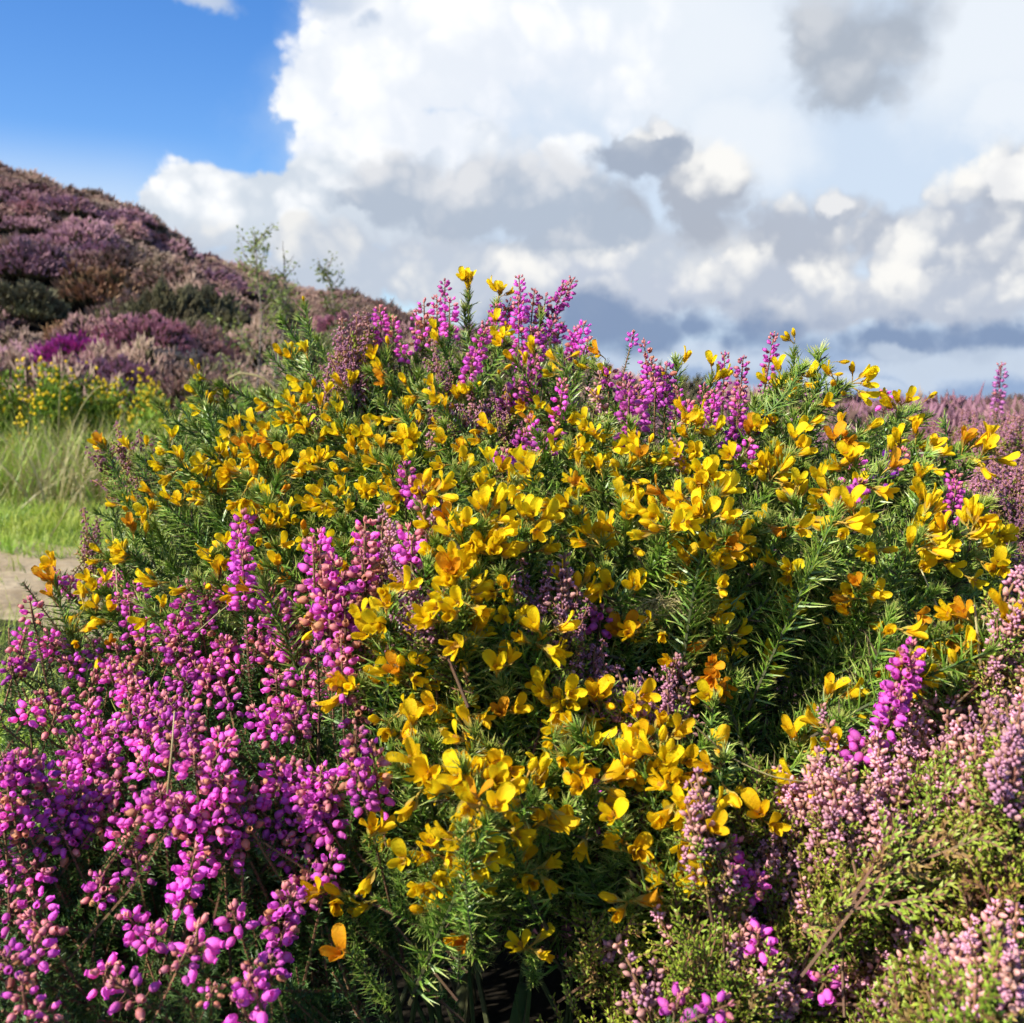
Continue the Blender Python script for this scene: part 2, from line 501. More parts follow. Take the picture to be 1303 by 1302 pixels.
def ling_spray(seed, L, openf, fl=True, dry=.25, nb=5, s=1.0):
    """spray grows from z=-L*1.2 up to z=0 (tip)"""
    r = random.Random(seed); mb = MB()
    base = Vector((r.uniform(-.015, .015), r.uniform(-.015, .015), -L * 1.25))
    mb.tube([base, (0, 0, -L * .7), (0, 0, 0)], [.0009, .0008, .0006], 2, 4)
    stems = [(Vector((0, 0, -L * .75)), Vector((0, 0, 1)), L * .75)]
    for k in range(nb):
        an = k * 2.4 + r.uniform(-.5, .5)
        z = -L * r.uniform(.55, 1.0)
        stems.append((Vector((0, 0, z)), Vector((math.cos(an) * .45, math.sin(an) * .45, 1)).normalized(), L * r.uniform(.35, .6)))
    for (p, d, ln) in stems:
        a = d.orthogonal().normalized(); b = d.cross(a)
        mb.tube([p, p + d * ln], [.0007, .0004], 2, 3)
        if fl:
            f0 = r.uniform(.2, .4); n = int(ln * (1 - f0) / .0018)
            for i in range(n):
                f = f0 + (1 - f0) * (i + r.random()) / n
                an = i * 2.4
                o = a * math.cos(an) + b * math.sin(an)
                q = p + d * (ln * f) + o * .0013
                mi = 0 if r.random() < openf else 1
                ling_flower(mb, q, o * 1.0 + d * (.1 + .7 * f), s * r.uniform(.8, 1.15) * (1.05 - .35 * f), mi, r)
            n0 = int(ln * f0 / .004)
        else:
            n0 = int(ln / .0042)
        for i in range(n0):
            q = p + d * (ln * (i + .5) / max(1, n0) * (f0 if fl else 1))
            an = r.uniform(0, 6.28)
            o = a * math.cos(an) + b * math.sin(an)
            leaf_twig(mb, q, d + o * .9, r.uniform(.008, .018), 4 if r.random() < dry else 3, r)
        if not fl: leaf_twig(mb, p + d * ln * .7, d, ln * .4, 3, r)
    for i in range(int(L / .0036)):
        z = -L * r.uniform(.45, 1.25)
        an = r.uniform(0, 6.28)
        leaf_twig(mb, Vector((0, 0, z)), (math.cos(an), math.sin(an), .9), r.uniform(.008, .016), 4 if r.random() < dry else 3, r)
    return mb.arr()


LING_P = [ling_spray(500 + k, R.uniform(.045, .075), .4, True, .25, R.choice((0, 0, 1, 2)), 1.3) for k in range(5)]       # bead-pink
LING_V = [ling_spray(520 + k, R.uniform(.055, .08), .85, True, .3, R.choice((2, 4, 5))) for k in range(4)]        # violet, open flowers
LING_G = [ling_spray(540 + k, R.uniform(.06, .085), 0, False, .22, 6) for k in range(4)]        # leafy
LING_P_ME = [mesh_from(a, LG_M, 'ling_spray', True) for a in LING_P]
LING_V_ME = [mesh_from(a, LG_M, 'ling_spray', True) for a in LING_V]
LING_G_ME = [mesh_from(a, LG_M, 'ling_leaf_spray') for a in LING_G]

# ------------------------------------------------------------------ GORSE BUSHES
# flower clusters read off the photograph: x, y, flowers, tint (y yellow, a amber, which also paints interior shade, o orange wilted, b bud)
CL = """135 580 3 y;156 578 1 y;205 586 3 y;240 584 2 y;246 607 4 y;261 597 1 y;274 574 2 y;228 488 1 b;280 479 2 y;254 510 1 y;267 507 2 y;279 510 2 y;257 523 1 b
316 544 3 y;346 544 3 y;298 563 1 a;309 570 4 y;326 559 1 a;326 576 2 y;342 572 2 o;292 590 2 o;298 609 2 y;330 599 3 a;348 599 2 a;288 624 2 o;313 632 2 y;344 618 3 o;177 586 1 y
175 624 2 y;188 620 2 y;207 626 1 a;177 641 1 y;192 651 1 o;221 647 3 y;240 641 3 y;250 634 1 y;171 676 4 y;192 676 2 y;167 688 2 y;332 670 1 y;309 684 3 y;346 684 2 y;342 649 1 a;267 647 1 b
381 444 2 y;377 463 1 y;378 476 1 y;406 444 1 b;383 499 1 y;406 501 3 y;453 494 3 y;474 459 2 y;493 457 2 y;478 441 1 y;449 519 2 y;429 526 1 y;365 517 2 y;355 499 2 y;351 547 4 y;376 538 2 a
413 534 3 a;396 542 2 a;382 567 3 y;398 563 2 y;424 561 2 y;438 555 2 y;463 553 2 y;461 568 1 a;467 578 2 y;482 582 2 a;421 584 2 y;507 484 2 o;514 492 1 y;528 484 1 y;536 492 2 a;503 519 1 y
515 524 2 y;530 526 3 y;553 524 2 y;543 536 2 b;515 555 5 y;540 563 3 y;551 557 1 y;574 511 4 y;586 528 2 a;578 483 1 y;563 424 2 y;351 568 2 y;342 585 2 a
597 369 3 y;632 373 3 y;596 423 2 y;632 440 2 y;648 440 2 y;700 457 1 y;712 469 3 y;742 459 1 y;749 473 1 y;759 463 1 b;654 478 1 y;581 484 1 y;592 485 1 a;619 480 1 b;690 497 1 y;680 509 2 y
704 511 2 y;732 522 1 y;753 518 1 y;767 524 1 y;665 534 2 y;684 536 2 o;619 570 3 a;598 559 2 o;608 553 1 y;734 576 3 y;753 580 1 y;773 557 1 y;790 578 2 y;665 586 1 b;700 586 2 y;761 549 1 b
863 480 2 y;880 479 2 y;972 486 2 y;988 486 3 y;1018 436 2 b;1003 475 1 y;838 532 1 y;901 546 3 y;921 544 3 y;931 532 1 y;889 555 1 y;861 561 2 y;849 561 1 y;791 577 3 y;805 571 3 y;820 590 2 y
831 575 1 b;795 619 2 y;826 617 1 o;867 600 1 a;901 600 5 y;932 592 3 y;949 600 3 y;974 559 2 o;993 563 2 y;983 577 2 y;999 536 2 o;989 617 4 y;1001 628 3 y;1024 625 3 y;1012 584 2 a;872 636 4 y
847 626 1 o;914 642 3 y;1026 550 1 y;978 530 1 y;1077 495 2 y;1093 505 3 y;1114 505 2 y;1118 522 2 y;1044 513 1 b;1063 552 3 o;1026 551 1 y;1047 536 1 a;1107 569 2 y;1130 569 2 y;1181 562 1 y
1168 577 2 y;1191 580 2 y;1207 559 3 y;1226 566 3 y;1242 577 2 y;1014 587 3 a;1033 597 2 a;1052 604 2 y;1005 617 2 y;1028 624 3 y;1112 615 1 a;1137 624 1 o;1108 631 1 y;1193 631 2 a;1198 645 3 y
1065 655 2 y;1088 661 2 y;1077 679 2 y;1030 666 2 y;1121 650 3 y;1140 655 3 y;1163 655 2 a;1149 676 4 y;1130 690 2 y;1170 701 4 a;1198 685 4 y;1214 671 3 y;1240 666 3 y;1251 680 2 y;1216 706 2 y
1233 701 1 y;1200 718 1 y;1244 725 2 y;1016 713 2 y;1263 648 2 a;769 617 1 y;770 632 1 y;777 660 1 y;769 681 3 y;746 708 2 a;816 667 2 y;824 686 2 a;863 635 4 y;867 650 4 y;859 665 3 y;863 681 3 a
883 658 2 y;847 704 2 a;890 679 2 y;907 652 3 y;917 658 3 y;942 654 2 y;957 644 1 y;903 640 1 y;897 698 3 y;897 717 3 a;915 709 2 y;957 709 4 y;955 729 2 o;805 731 2 a;791 743 1 y;765 761 3 a
786 788 2 a;813 813 2 o;903 759 2 a;905 773 3 y;905 792 2 y;892 784 1 o;867 817 2 y;849 827 1 a;863 840 1 a;943 800 1 a;603 604 3 y;612 620 1 y;620 631 2 y;637 620 1 b;566 627 3 y;581 627 2 y
545 643 3 y;553 687 4 y;566 673 1 y;581 689 2 y;629 652 4 y;652 658 4 y;620 679 3 y;635 673 2 y;649 689 1 y;662 625 2 y;687 620 3 y;674 648 3 y;695 646 1 y;712 648 2 y;699 585 1 y;709 591 1 y
727 620 2 y;716 627 1 a;706 611 1 y;737 677 1 y;724 704 3 y;747 702 2 a;612 716 2 y;643 714 1 y;645 739 4 y;635 754 2 a;603 748 3 y;612 739 2 y;553 754 4 y;558 775 4 y;593 773 3 y;599 796 2 y
578 792 1 y;674 771 2 y;652 802 2 y;530 785 2 y;522 771 1 y;526 735 1 y;762 608 2 a;766 625 2 y;348 620 3 a;360 625 1 y;331 598 2 a;377 602 3 a;400 596 2 y;415 595 3 y;440 596 2 a;459 602 2 a
469 581 2 a;482 585 2 a;477 608 2 a;489 608 2 y;498 596 1 y;503 606 2 a;425 623 3 y;411 642 2 a;452 635 2 y;452 652 1 y;440 642 1 y;463 623 1 a;473 644 3 a;484 646 1 y;346 654 2 a;367 658 2 y
333 670 1 y;358 673 1 y;346 687 1 y;311 687 2 y;415 675 3 y;429 677 2 y;438 685 2 a;384 714 1 o;352 738 1 o;375 748 1 y;329 767 2 a;440 786 2 y;461 786 1 y;507 781 3 y;519 773 2 y;503 830 3 a
485 851 3 a;516 857 1 y;533 826 2 y;558 818 3 a;554 849 5 y;575 843 2 y;641 830 3 y;652 809 2 y;641 843 2 y;620 847 1 y;443 887 3 y;462 876 2 a;491 893 4 y;508 891 2 y;539 895 3 a;549 910 2 a
520 934 1 y;472 932 2 a;491 934 1 a;572 953 1 y;594 943 1 y;476 958 2 a;543 974 4 o;562 983 3 a;581 985 2 y;656 926 2 a;660 953 2 a;686 832 2 a;679 857 2 a;704 853 1 y;674 904 3 y;690 915 2 y
720 915 1 y;654 929 1 a;665 938 2 a;718 947 4 y;695 979 3 y;716 973 3 y;720 989 2 y;725 1025 2 a;746 938 2 y;764 931 1 a;783 938 4 y;776 910 2 a;792 904 3 a;776 982 3 a;787 993 1 y;808 961 4 a
824 970 2 a;840 991 3 a;820 1005 3 a;799 1014 1 y;776 1014 3 a;760 1028 2 a;847 922 3 y;863 917 2 a;866 936 2 a;887 910 1 y;882 878 4 o;909 880 2 y;873 966 2 y;870 984 3 y;880 1007 4 y;909 1003 3 a
868 1025 3 y;861 1049 2 y;912 1033 2 a;907 1060 2 y;870 1065 2 y;845 1033 1 a;650 1012 2 a;688 1026 3 a;679 1058 2 a;787 1083 3 a;654 1090 1 a;675 1090 1 a;926 924 2 o;519 1031 2 y;611 1020 5 y
581 1025 3 y;627 1022 3 y;646 1013 2 y;623 1036 2 y;577 1061 2 y;607 1066 3 y;625 1057 1 y;554 1089 3 y;567 1110 3 y;593 1084 2 y;586 1121 2 y;494 1103 2 y;514 1075 3 b;535 1082 1 y;558 1151 4 a
579 1151 3 y;558 1170 1 a;457 1061 1 a;434 1144 2 a;455 1144 1 a;481 1149 1 y;683 1121 2 y;660 1091 2 a;687 1193 2 y;579 1197 2 o;455 1218 1 o;788 1127 2 a;850 1119 2 a;960 1080 2 a;1026 753 1 a
1020 751 2 o;1107 755 2 y;1129 769 2 o;1152 766 1 o;1171 777 2 y;1202 793 3 y;1028 777 1 y;1063 785 2 a;1044 803 1 y;1002 798 3 y;1107 798 1 o;1144 819 3 y;1155 822 2 a;1171 809 1 y;1105 845 3 y
1110 874 3 y;1189 835 2 y;1192 861 3 a;1226 859 3 y;1244 822 3 y;1255 798 2 y;1247 835 1 y;989 867 1 y;994 880 1 y;1031 893 2 y;1021 919 2 y;1028 927 1 y;1055 877 2 a;1081 880 2 a;1065 909 3 a
1084 927 2 a;1013 967 1 y;1036 961 3 y;970 961 2 a;1300 766 1 y
168 693 2 y;166 711 3 y;124 711 2 y;99 723 3 a;131 732 3 y;214 739 2 y;226 746 2 y;205 757 1 y;101 760 3 y;120 762 2 y;143 755 2 y;55 760 2 o;101 787 2 a;129 806 2 y;147 773 2 a;279 707 2 y
281 753 1 a;294 748 1 y;370 388 1 b;1165 503 1 b;1048 470 1 b"""
clusters = []
for part in CL.replace('\n', ';').split(';'):
    a = part.split()
    clusters.append((float(a[0]), float(a[1]), int(a[2]), a[3]))

BUSH = [  # seed pixels, label
    ([(200, 560), (250, 640), (320, 560), (330, 650), (190, 620), (270, 700), (420, 670)],
     'low gorse flank of small golden flowers reaching left towards the green turf'),
    ([(420, 520), (560, 520), (600, 400), (690, 500), (450, 600), (760, 560)],
     'tall gorse bush on the crest, two flower-tipped shoots up against the cloud'),
    ([(560, 660), (650, 680), (560, 780), (520, 880), (640, 850), (710, 640)],
     'gorse clump in the middle with the largest clear yellow blossoms'),
    ([(610, 1030), (560, 1130), (700, 950), (800, 970), (880, 1020), (520, 1000)],
     'gorse clump of amber and yellow blossoms lowest in front, above the dark hollow'),
    ([(850, 520), (880, 660), (1000, 480), (1000, 620), (900, 780), (810, 650), (780, 790)],
     'upright gorse with dense yellow heads and a spiky bare tip right of the crest'),
    ([(1150, 660), (1220, 570), (1100, 500), (1050, 680), (1240, 720)],
     'broad gorse with a wide yellow band of flowers beside the lilac heather bank'),
    ([(1100, 850), (1200, 800), (1030, 920), (1250, 840), (1050, 770)],
     'shaded gorse with scattered flowers and long spines over the dark gap'),
    ([(110, 740), (160, 740), (220, 750), (110, 790)],
     'small bright yellow gorse tangled with grass beside the bare path'),
]
CENTER = Vector((.03, .95, .35))


def bush_of(x, y):
    best = None
    for i, (seeds, _) in enumerate(BUSH):
        for sx, sy in seeds:
            d = (x - sx) ** 2 + (y - sy) ** 2
            if best is None or d < best[0]: best = (d, i)
    return best[1]


bush_root = []
for i, (seeds, lab) in enumerate(BUSH):
    sx = sum(s[0] for s in seeds) / len(seeds); sy = sum(s[1] for s in seeds) / len(seeds)
    p = at(sx, sy, depth(sx, sy) + .12)
    bush_root.append(thing('gorse_bush', lab, 'gorse', (p.x, p.y, 0), 'flowering gorse bushes of the foreground thicket'))


def grow_dir(p, jitter=.35, up=.85, r=R):
    o = Vector((p.x - CENTER.x, p.y - CENTER.y, 0))
    o = o / max(.25, o.length) * .62
    return (o + Vector((0, 0, up)) + Vector((r.gauss(0, jitter), r.gauss(0, jitter), r.gauss(0, jitter * .5)))).normalized()


TINT = {'y': (1, 1, 1), 'a': (.98, .87, .8), 'o': (.84, .52, 1.2), 'b': (.95, .9, .8)}
count = [0] * len(BUSH)
for (x, y, n, tint) in clusters:
    bi = bush_of(x, y)
    root = bush_root[bi]
    d0 = depth(x, y) + R.uniform(-.026, .0)
    p = at(x, y, d0)
    g = grow_dir(p, .3)
    if (x, y) in ((597, 369), (632, 373), (1018, 436), (863, 480), (880, 479)): g = Vector((.0 if x != 632 else .16, -.05, 1)).normalized()
    if (x, y) == (1165, 503): g = Vector((.8, 0, .75)).normalized()
    if (x, y) == (370, 388): g = Vector((-.3, 0, .9)).normalized()
    if (x, y) == (1048, 470): g = Vector((.4, 0, .9)).normalized()
    k = R.randrange(len(SHOOTS))
    L = SHOOT_L[k]
    gap = R.uniform(0, .008) if (tint == 'b' or y < 420 or n >= 4) else R.uniform(.002, .022)
    tw = R.uniform(0, 6.28)
    ss = .45 if (y > 1040 and x < 880) else 1.0
    m = frame(p - g * (L - gap) * ss, g, tw, ss)
    sh = link('shoot', SHOOT_ME[k], root, m)
    count[bi] += 1
    # view side in the shoot's own frame, so that flowers sit on the lit, open side
    tocam = (m.to_3x3().inverted() @ (Vector((0, 0, H)) - p)).normalized()
    a0 = math.atan2(tocam.y, tocam.x)
    nn = n + (1 if R.random() < (.45 if y < 800 else .2) else 0) + (1 if (n >= 3 and R.random() < .5) else 0)
    for q in range(nn):
        an = a0 + (R.uniform(-1.6, 1.6) if nn > 1 else R.uniform(-.9, .9)) if R.random() < .85 else R.uniform(0, 6.28)
        lean = math.radians(R.uniform(30, 92) if gap > .006 else R.uniform(12, 80))
        fd = Vector((math.cos(an) * math.sin(lean), math.sin(an) * math.sin(lean), math.cos(lean)))
        zz = min(L - .001, L - gap + R.uniform(-.009, .006))
        xx = SHOOTS[k][0]
        pos = Vector((0, 0, zz)) + fd * (.0030 + R.uniform(.003, .006) * math.sin(lean))
        # keep to the curved stem axis
        cc = xx[(xx[:, 2] > zz - .002) & (xx[:, 2] < zz + .002)]
        if len(cc): pos += Vector((float(np.median(cc[:, 0])), float(np.median(cc[:, 1])), 0))
        me = BUD_ME[q % 2] if (tint == 'b' or R.random() < .17) else FLW_ME[R.randrange(len(FLW_ME))]
        s = R.uniform(.76, .98) * (1.0 if d0 < .62 or x > 960 else .88) * (.72 if tint == 'b' else 1.0)
        fm = frame(pos, fd, 0, s / ss)
        # banner side (+X) towards the shoot tip
        loc = fm.to_3x3().inverted() @ Vector((0, 0, 1))
        fm = fm @ Matrix.Rotation(math.atan2(loc.y, loc.x) + R.uniform(-.5, .5), 4, 'Z')
        f = bpy.data.objects.new('flower', me)
        C.objects.link(f)
        f.parent = sh; f.matrix_local = fm
        q_ = R.random() * (.7 if y < 440 else 1)
        tt = TINT[tint] if q_ < .80 else TINT['a'] if q_ < .975 else TINT['o']
        v = R.uniform(.9, 1.05)
        f.color = (tt[0] * v, tt[1] * v * R.uniform(.93, 1.04), tt[2], 1)


# spiny shoots that stand clear of the flowers: tip pixel, lean to the right
for (x, y, lean, sc_) in ((228, 492, -.3, 1.0), (248, 500, -.15, .9), (283, 482, .05, 1.0), (300, 505, .1, .9), (358, 392, -.45, 1.0), (392, 430, -.2, .9), (340, 480, -.3, .9),
                          (420, 418, -.1, .8), (522, 398, 0, .7), (545, 402, .2, .7), (598, 378, .05, 1.0), (630, 382, .3, 1.0), (722, 408, .4, .8), (756, 428, .5, .8), (772, 452, .4, .8),
                          (878, 486, .05, 1.0), (1018, 432, 0, 1.25), (1008, 470, -.2, 1.1), (1052, 462, .6, 1.2), (1040, 490, .4, 1.1), (985, 500, -.2, 1.0), (1095, 520, .2, 1.1), (1105, 545, .1, 1.1),
                          (1168, 498, .85, 1.2), (1150, 520, .7, 1.0), (790, 612, -.35, 1.3), (800, 640, -.3, 1.2), (835, 655, -.15, 1.2), (1225, 605, .6, 1.1), (1280, 640, .6, 1.1), (1265, 690, .6, 1.0),
                          (950, 640, 0, 1.0), (590, 700, -.1, 1.2), (700, 830, .2, 1.2), 
                          (720, 850, .4, 1.1), (660, 880, .1, 1.1), (600, 940, 0, 1.0), (480, 540, -.1, .9), (560, 590, 0, .9), (650, 470, .1, .9), (700, 440, .3, .9), (145, 600, -.8, 1.0),
                          (165, 640, -.8, .9), (190, 560, -.6, .9), (210, 530, -.5, .9), (870, 560, 0, .9), (770, 540, .1, .9), (840, 590, 0, .9)):
    p = at(x, y, depth(x, y) - R.uniform(.0, .015))
    k = R.randrange(len(SHOOTS)); L = SHOOT_L[k] * sc_
    g = Vector((lean + R.gauss(0, .06), -.12 + R.gauss(0, .08), 1)).normalized()
    link('shoot', SHOOT_ME[k], bush_root[bush_of(x, y)], frame(p - g * L, g, R.uniform(0, 6.28), sc_))
    count[bush_of(x, y)] += 1


def in_poly(x, y, poly):
    c = False
    j = len(poly) - 1
    for i in range(len(poly)):
        xi, yi = poly[i]; xj, yj = poly[j]
        if (yi > y) != (yj > y) and x < (xj - xi) * (y - yi) / (yj - yi) + xi: c = not c
        j = i
    return c


GORSE_POLY = [(80, 760), (95, 690), (125, 600), (215, 505), (240, 520), (285, 505), (350, 440), (375, 400), (400, 430), (480, 430),
              (560, 405), (600, 385), (650, 400), (700, 400), (760, 460), (800, 500), (850, 510), (900, 505), (970, 490), (1015, 440),
              (1055, 475), (1070, 510), (1120, 520), (1165, 505), (1180, 560), (1250, 580), (1290, 650), (1290, 740), (1260, 850),
              (1170, 910), (1080, 960), (980, 1010), (930, 1080), (880, 1130), (760, 1150), (690, 1180), (560, 1190), (460, 1150),
              (440, 1000), (430, 880), (400, 790), (300, 750), (230, 780), (150, 810)]
HOLLOW = [(440, 640, 560, 770), (930, 740, 1230, 1000), (560, 920, 660, 990), (640, 1040, 900, 1200), (430, 950, 540, 1200)]
fills = [[] for _ in BUSH]
nfill = 0
while nfill < 1000:
    x = R.uniform(80, 1295); y = R.uniform(380, 1195)
    if not in_poly(x, y, GORSE_POLY): continue
    hol = any(a < x < c and b < y < d for a, b, c, d in HOLLOW)
    if y > 1040 and x < 900 and R.random() < .88: continue
    if x > 900 and hol and R.random() < .5: continue
    deep = R.random() < (.62 if hol else .36)
    dd = depth(x, y)
    if deep: dd += R.uniform(.05, .24)
    else: dd += R.uniform(.004, .04) + (.05 if hol else 0)
    p = at(x, y, dd)
    if y > 1060 and x < 900: dd += R.uniform(.10, .2); p = at(x, y, dd)
    if p.z < .05: continue
    arr = DEADF[R.randrange(3)] if (deep and R.random() < .45) else FILL[R.randrange(len(FILL))]
    g = grow_dir(p, .45)
    L = float(arr[0][:, 2].max())
    fills[bush_of(x, y)].append((arr, frame(p - g * L, g, R.uniform(0, 6.28), R.uniform(.8, 1.1))))
    nfill += 1
# brown woody stems inside every bush
def wood(seed, p, g, L):
    r = random.Random(seed); mb = MB()
    mb.tube([(0, 0, 0), (r.uniform(-.03, .03), r.uniform(-.03, .03), L * .4), (r.uniform(-.04, .04), r.uniform(-.04, .04), L)], [.0035, .0024, .0010], 1, 5)
    return (mb.arr(), frame(p, g, r.uniform(0, 6)))
for i, root in enumerate(bush_root):
    b = root.location
    items = fills[i]
    for k in range(14):
        q = Vector((b.x + R.gauss(0, .05), b.y + R.gauss(0, .06), 0))
        items.append(wood(k + 100 * i, q, (R.gauss(0, .35), R.gauss(-.1, .35), 1), R.uniform(.2, .36)))
    me = bake(items, GS_M, 'gorse_foliage', False, b)
    o = link('foliage', me, root)
    o['kind'] = 'stuff'
    st = MB()
    st.tube([(0, 0, -.02), (.01, 0, .12), (.03, -.02, .24)], [.009, .007, .004], 1, 7)
    link('stem', mesh_from(st.arr(), GS_M, 'gorse_stem', True), root)

# ------------------------------------------------------------------ BELL HEATHER
SPG = 'bell heather spikes rising through the gorse'


def spike(root, x, y, kind='f', g=None, dd=0., s=1., tint=None):
    """flower head centred on pixel x, y"""
    d0 = depth(x, y) + dd
    p = at(x, y, d0)
    if g is None: g = grow_dir(p, .22, 1.05)
    g = Vector(g).normalized()
    k = R.choice({'f': FRESH, 'o': FADED, 's': SMALL, 'l': LONG, 'm': MID, 'q': [17, 18, 19]}[kind])
    ln = float(SPK[k][0][:, 2].max())
    m = frame(p - g * ln * .5 * s, g, R.uniform(0, 6.28), s)
    o = link('flower_spike', SPK_ME[k], root, m)
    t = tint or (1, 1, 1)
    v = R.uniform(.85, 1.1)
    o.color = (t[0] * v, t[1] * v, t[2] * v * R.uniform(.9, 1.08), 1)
    st = bpy.data.objects.new('leafy_stem', HST_ME[R.randrange(len(HST_ME))])
    C.objects.link(st)
    st.parent = o
    st.matrix_local = Matrix.Rotation(R.uniform(0, 6), 4, 'Z')
    return o


def heather_plant(label, spikes, group=SPG, leaves=0, spread=30, drop=.02, name='bell_heather'):
    ax = sum(s[0] for s in spikes) / len(spikes); ay = sum(s[1] for s in spikes) / len(spikes)
    b = at(ax, ay, depth(ax, ay) + .06)
    root = thing(name, label, 'heather', (b.x, b.y, 0), group)
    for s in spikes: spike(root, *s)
    items = []
    for k in range(leaves):
        s = R.choice(spikes)
        x = s[0] + R.gauss(0, spread); y = s[1] + R.gauss(0, spread) + 12
        p = at(x, y, depth(x, y) + R.uniform(.012, .085))
        if p.z < .03: continue
        items.append((HST[R.randrange(4)], frame(p, grow_dir(p, .4, 1), R.uniform(0, 6), R.uniform(.8, 1.1))))
    if items:
        o = link('foliage', bake(items, SP_M, 'heather_foliage', False, root.location), root)
    return root


U = (0, -.1, 1)
pk = (.95, .9, .8)
heather_plant('lone bell heather spike with a bare grey stem left of the two raised yellow flowers', [(566, 364, 's', U, 0, .8)])
heather_plant('short magenta heather spikes at the left end of the crest beside the lilac ling', [(484, 412, 'f', U, 0, .9), (500, 424, 'f', U, 0, .9), (513, 448, 's', None, 0, .9)])
heather_plant('salmon-tipped heather heads behind the upper left yellow blossom of the crest', [(540, 412, 'o', U), (572, 402, 'f', U, 0, 1.1), (556, 396, 'o', U, .02, .8), (530, 420, 'o', U, .02, .8)])
heather_plant('fat violet-magenta heather head leaning left below the twin yellow flowers', [(607, 452, 'l', (.35, -.2, 1), -.02, .95), (600, 468, 'f', (.3, -.3, 1), -.02)])
heather_plant('pinkish heather spike between the raised yellow flowers and the tallest heather', [(632, 408, 'f', U), (642, 402, 'o', (.4, 0, 1), .01, .8)])
heather_plant('tallest double heather spike of the crest, dense magenta against grey cloud', [(662, 385, 'l', (-.05, -.1, 1), 0, .8), (678, 388, 'f', (.1, 0, 1), .01, .9), (660, 422, 'l', U, 0, 1), (676, 438, 'f', U), (684, 445, 'f', U, .01)])
heather_plant('long heather spike tilted to the right at the top of the crest', [(722, 372, 'f', (.45, -.1, 1), 0, .9), (704, 396, 'l', (.5, -.1, 1), 0, 1), (690, 402, 'o', (.2, 0, 1), .01), (700, 424, 'f', (.3, 0, 1)), (712, 422, 's', (.3, 0, 1))])
heather_plant('blunt pink-tipped heather head at the right shoulder of the crest', [(738, 430, 'f', (.3, 0, 1)), (728, 440, 'f', (.15, 0, 1), .02), (746, 440, 's', (.5, 0, 1))])
heather_plant('sloping magenta heather row in the middle of the crest below the tall spikes', [(676, 474, 'f', (.4, -.2, 1)), (672, 494, 'f', (.4, -.2, 1)), (652, 504, 'f', (.5, -.3, 1)), (640, 516, 's', (.4, -.3, 1))])
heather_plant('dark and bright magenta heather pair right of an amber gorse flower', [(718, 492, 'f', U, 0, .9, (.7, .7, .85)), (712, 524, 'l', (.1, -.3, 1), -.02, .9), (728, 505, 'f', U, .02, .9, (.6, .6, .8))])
heather_plant('small magenta heather trio low in the middle of the gorse', [(676, 556, 'f', U, 0, .9), (662, 572, 'f', (.3, -.3, 1), 0, .9), (692, 567, 's', U, 0, 1.1), (640, 588, 's', U, 0, 1.1)])
heather_plant('thin leaning heather stalk with one nodding head above the saddle', [(805, 430, 's', (.25, 0, 1), 0, .7)])
heather_plant('heather clump with two plump magenta heads at the saddle of the thicket', [(775, 480, 's', U, 0, 1.1), (796, 500, 'f', U), (800, 525, 'f', U, -.01, 1.1), (812, 518, 'f', U)])
heather_plant('orange-tipped heather spike just right of the saddle', [(822, 462, 'o', (-.1, 0, 1), 0, .8), (828, 482, 'f', U, 0, .9), (834, 496, 's', U)])
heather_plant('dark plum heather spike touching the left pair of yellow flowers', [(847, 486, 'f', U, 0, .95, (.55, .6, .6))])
heather_plant('slim upright magenta heather spike against blue-grey cloud, left of a pink one', [(921, 482, 'l', U, 0, .72)])
heather_plant('pale pink-tipped heather head on a thin stalk beside the slim upright spike', [(944, 476, 'o', (.05, 0, 1), 0, .8)])
heather_plant('deep magenta heather spike standing behind yellow flowers by the spiky gorse tip', [(979, 460, 'l', (.15, 0, 1), .01, .78)])
heather_plant('pink heather heads in a row under the upright spikes on the right', [(905, 522, 'f', U, 0, .85), (875, 524, 's', U, 0, 1, pk), (940, 518, 'o', U, 0, .9), (938, 535, 'f', U, 0, .8), (895, 512, 'o', U, .02, .7), (860, 520, 'o', U, .03, .8)])
heather_plant('shaded purple heather behind the yellow flowers right of centre', [(936, 556, 'f', None, .03, .9, (.45, .4, .7)), (952, 548, 's', None, .03, 1, (.5, .45, .7)), (950, 573, 's', None, 0, 1)])  # shade is put into the tint of the first two heads
heather_plant('lilac heather sprig leaning right under the spiky gorse tip', [(1020, 524, 'f', (.5, 0, 1), 0, .7, (.8, 1.3, 1)), (1028, 510, 's', (.5, 0, 1), .01, .8)])
heather_plant('tiny heather head peeping over the right gorse next to yellow flowers', [(1126, 507, 's', U, .05, .9)])
heather_plant('two small pink heather heads among green spines right of centre', [(1088, 598, 's', None, -.01, 1.1), (1088, 625, 's', None, -.01, 1)])
heather_plant('dark violet heather patch in shade between the right-hand yellow flowers', [(1128, 590, 'f', None, .02, .9, (.35, .3, .7)), (1145, 583, 's', None, .02, 1, (.4, .3, .7)), (1132, 602, 's', None, .02, 1, (.35, .3, .7))])  # dark tint paints the shade onto these bells
heather_plant('bright magenta heather at the edge of the lilac heather bank', [(1212, 626, 'f', U, -.01, .85), (1214, 640, 'f', U, -.01, .8)])
heather_plant('magenta heather trickle beside the dark gap at the left of the middle gorse', [(518, 612, 'f', None, 0, .8), (528, 625, 's'), (520, 690, 's', U, -.02, 1.2), (524, 702, 's', U, -.02)])
heather_plant('tall salmon and pink heather spike standing in front of the dark gap', [(466, 700, 'o', (.0, -.2, 1), -.055, 1.05), (465, 728, 'o', U, -.055, 1), (462, 742, 'o', U, -.055, 1)])
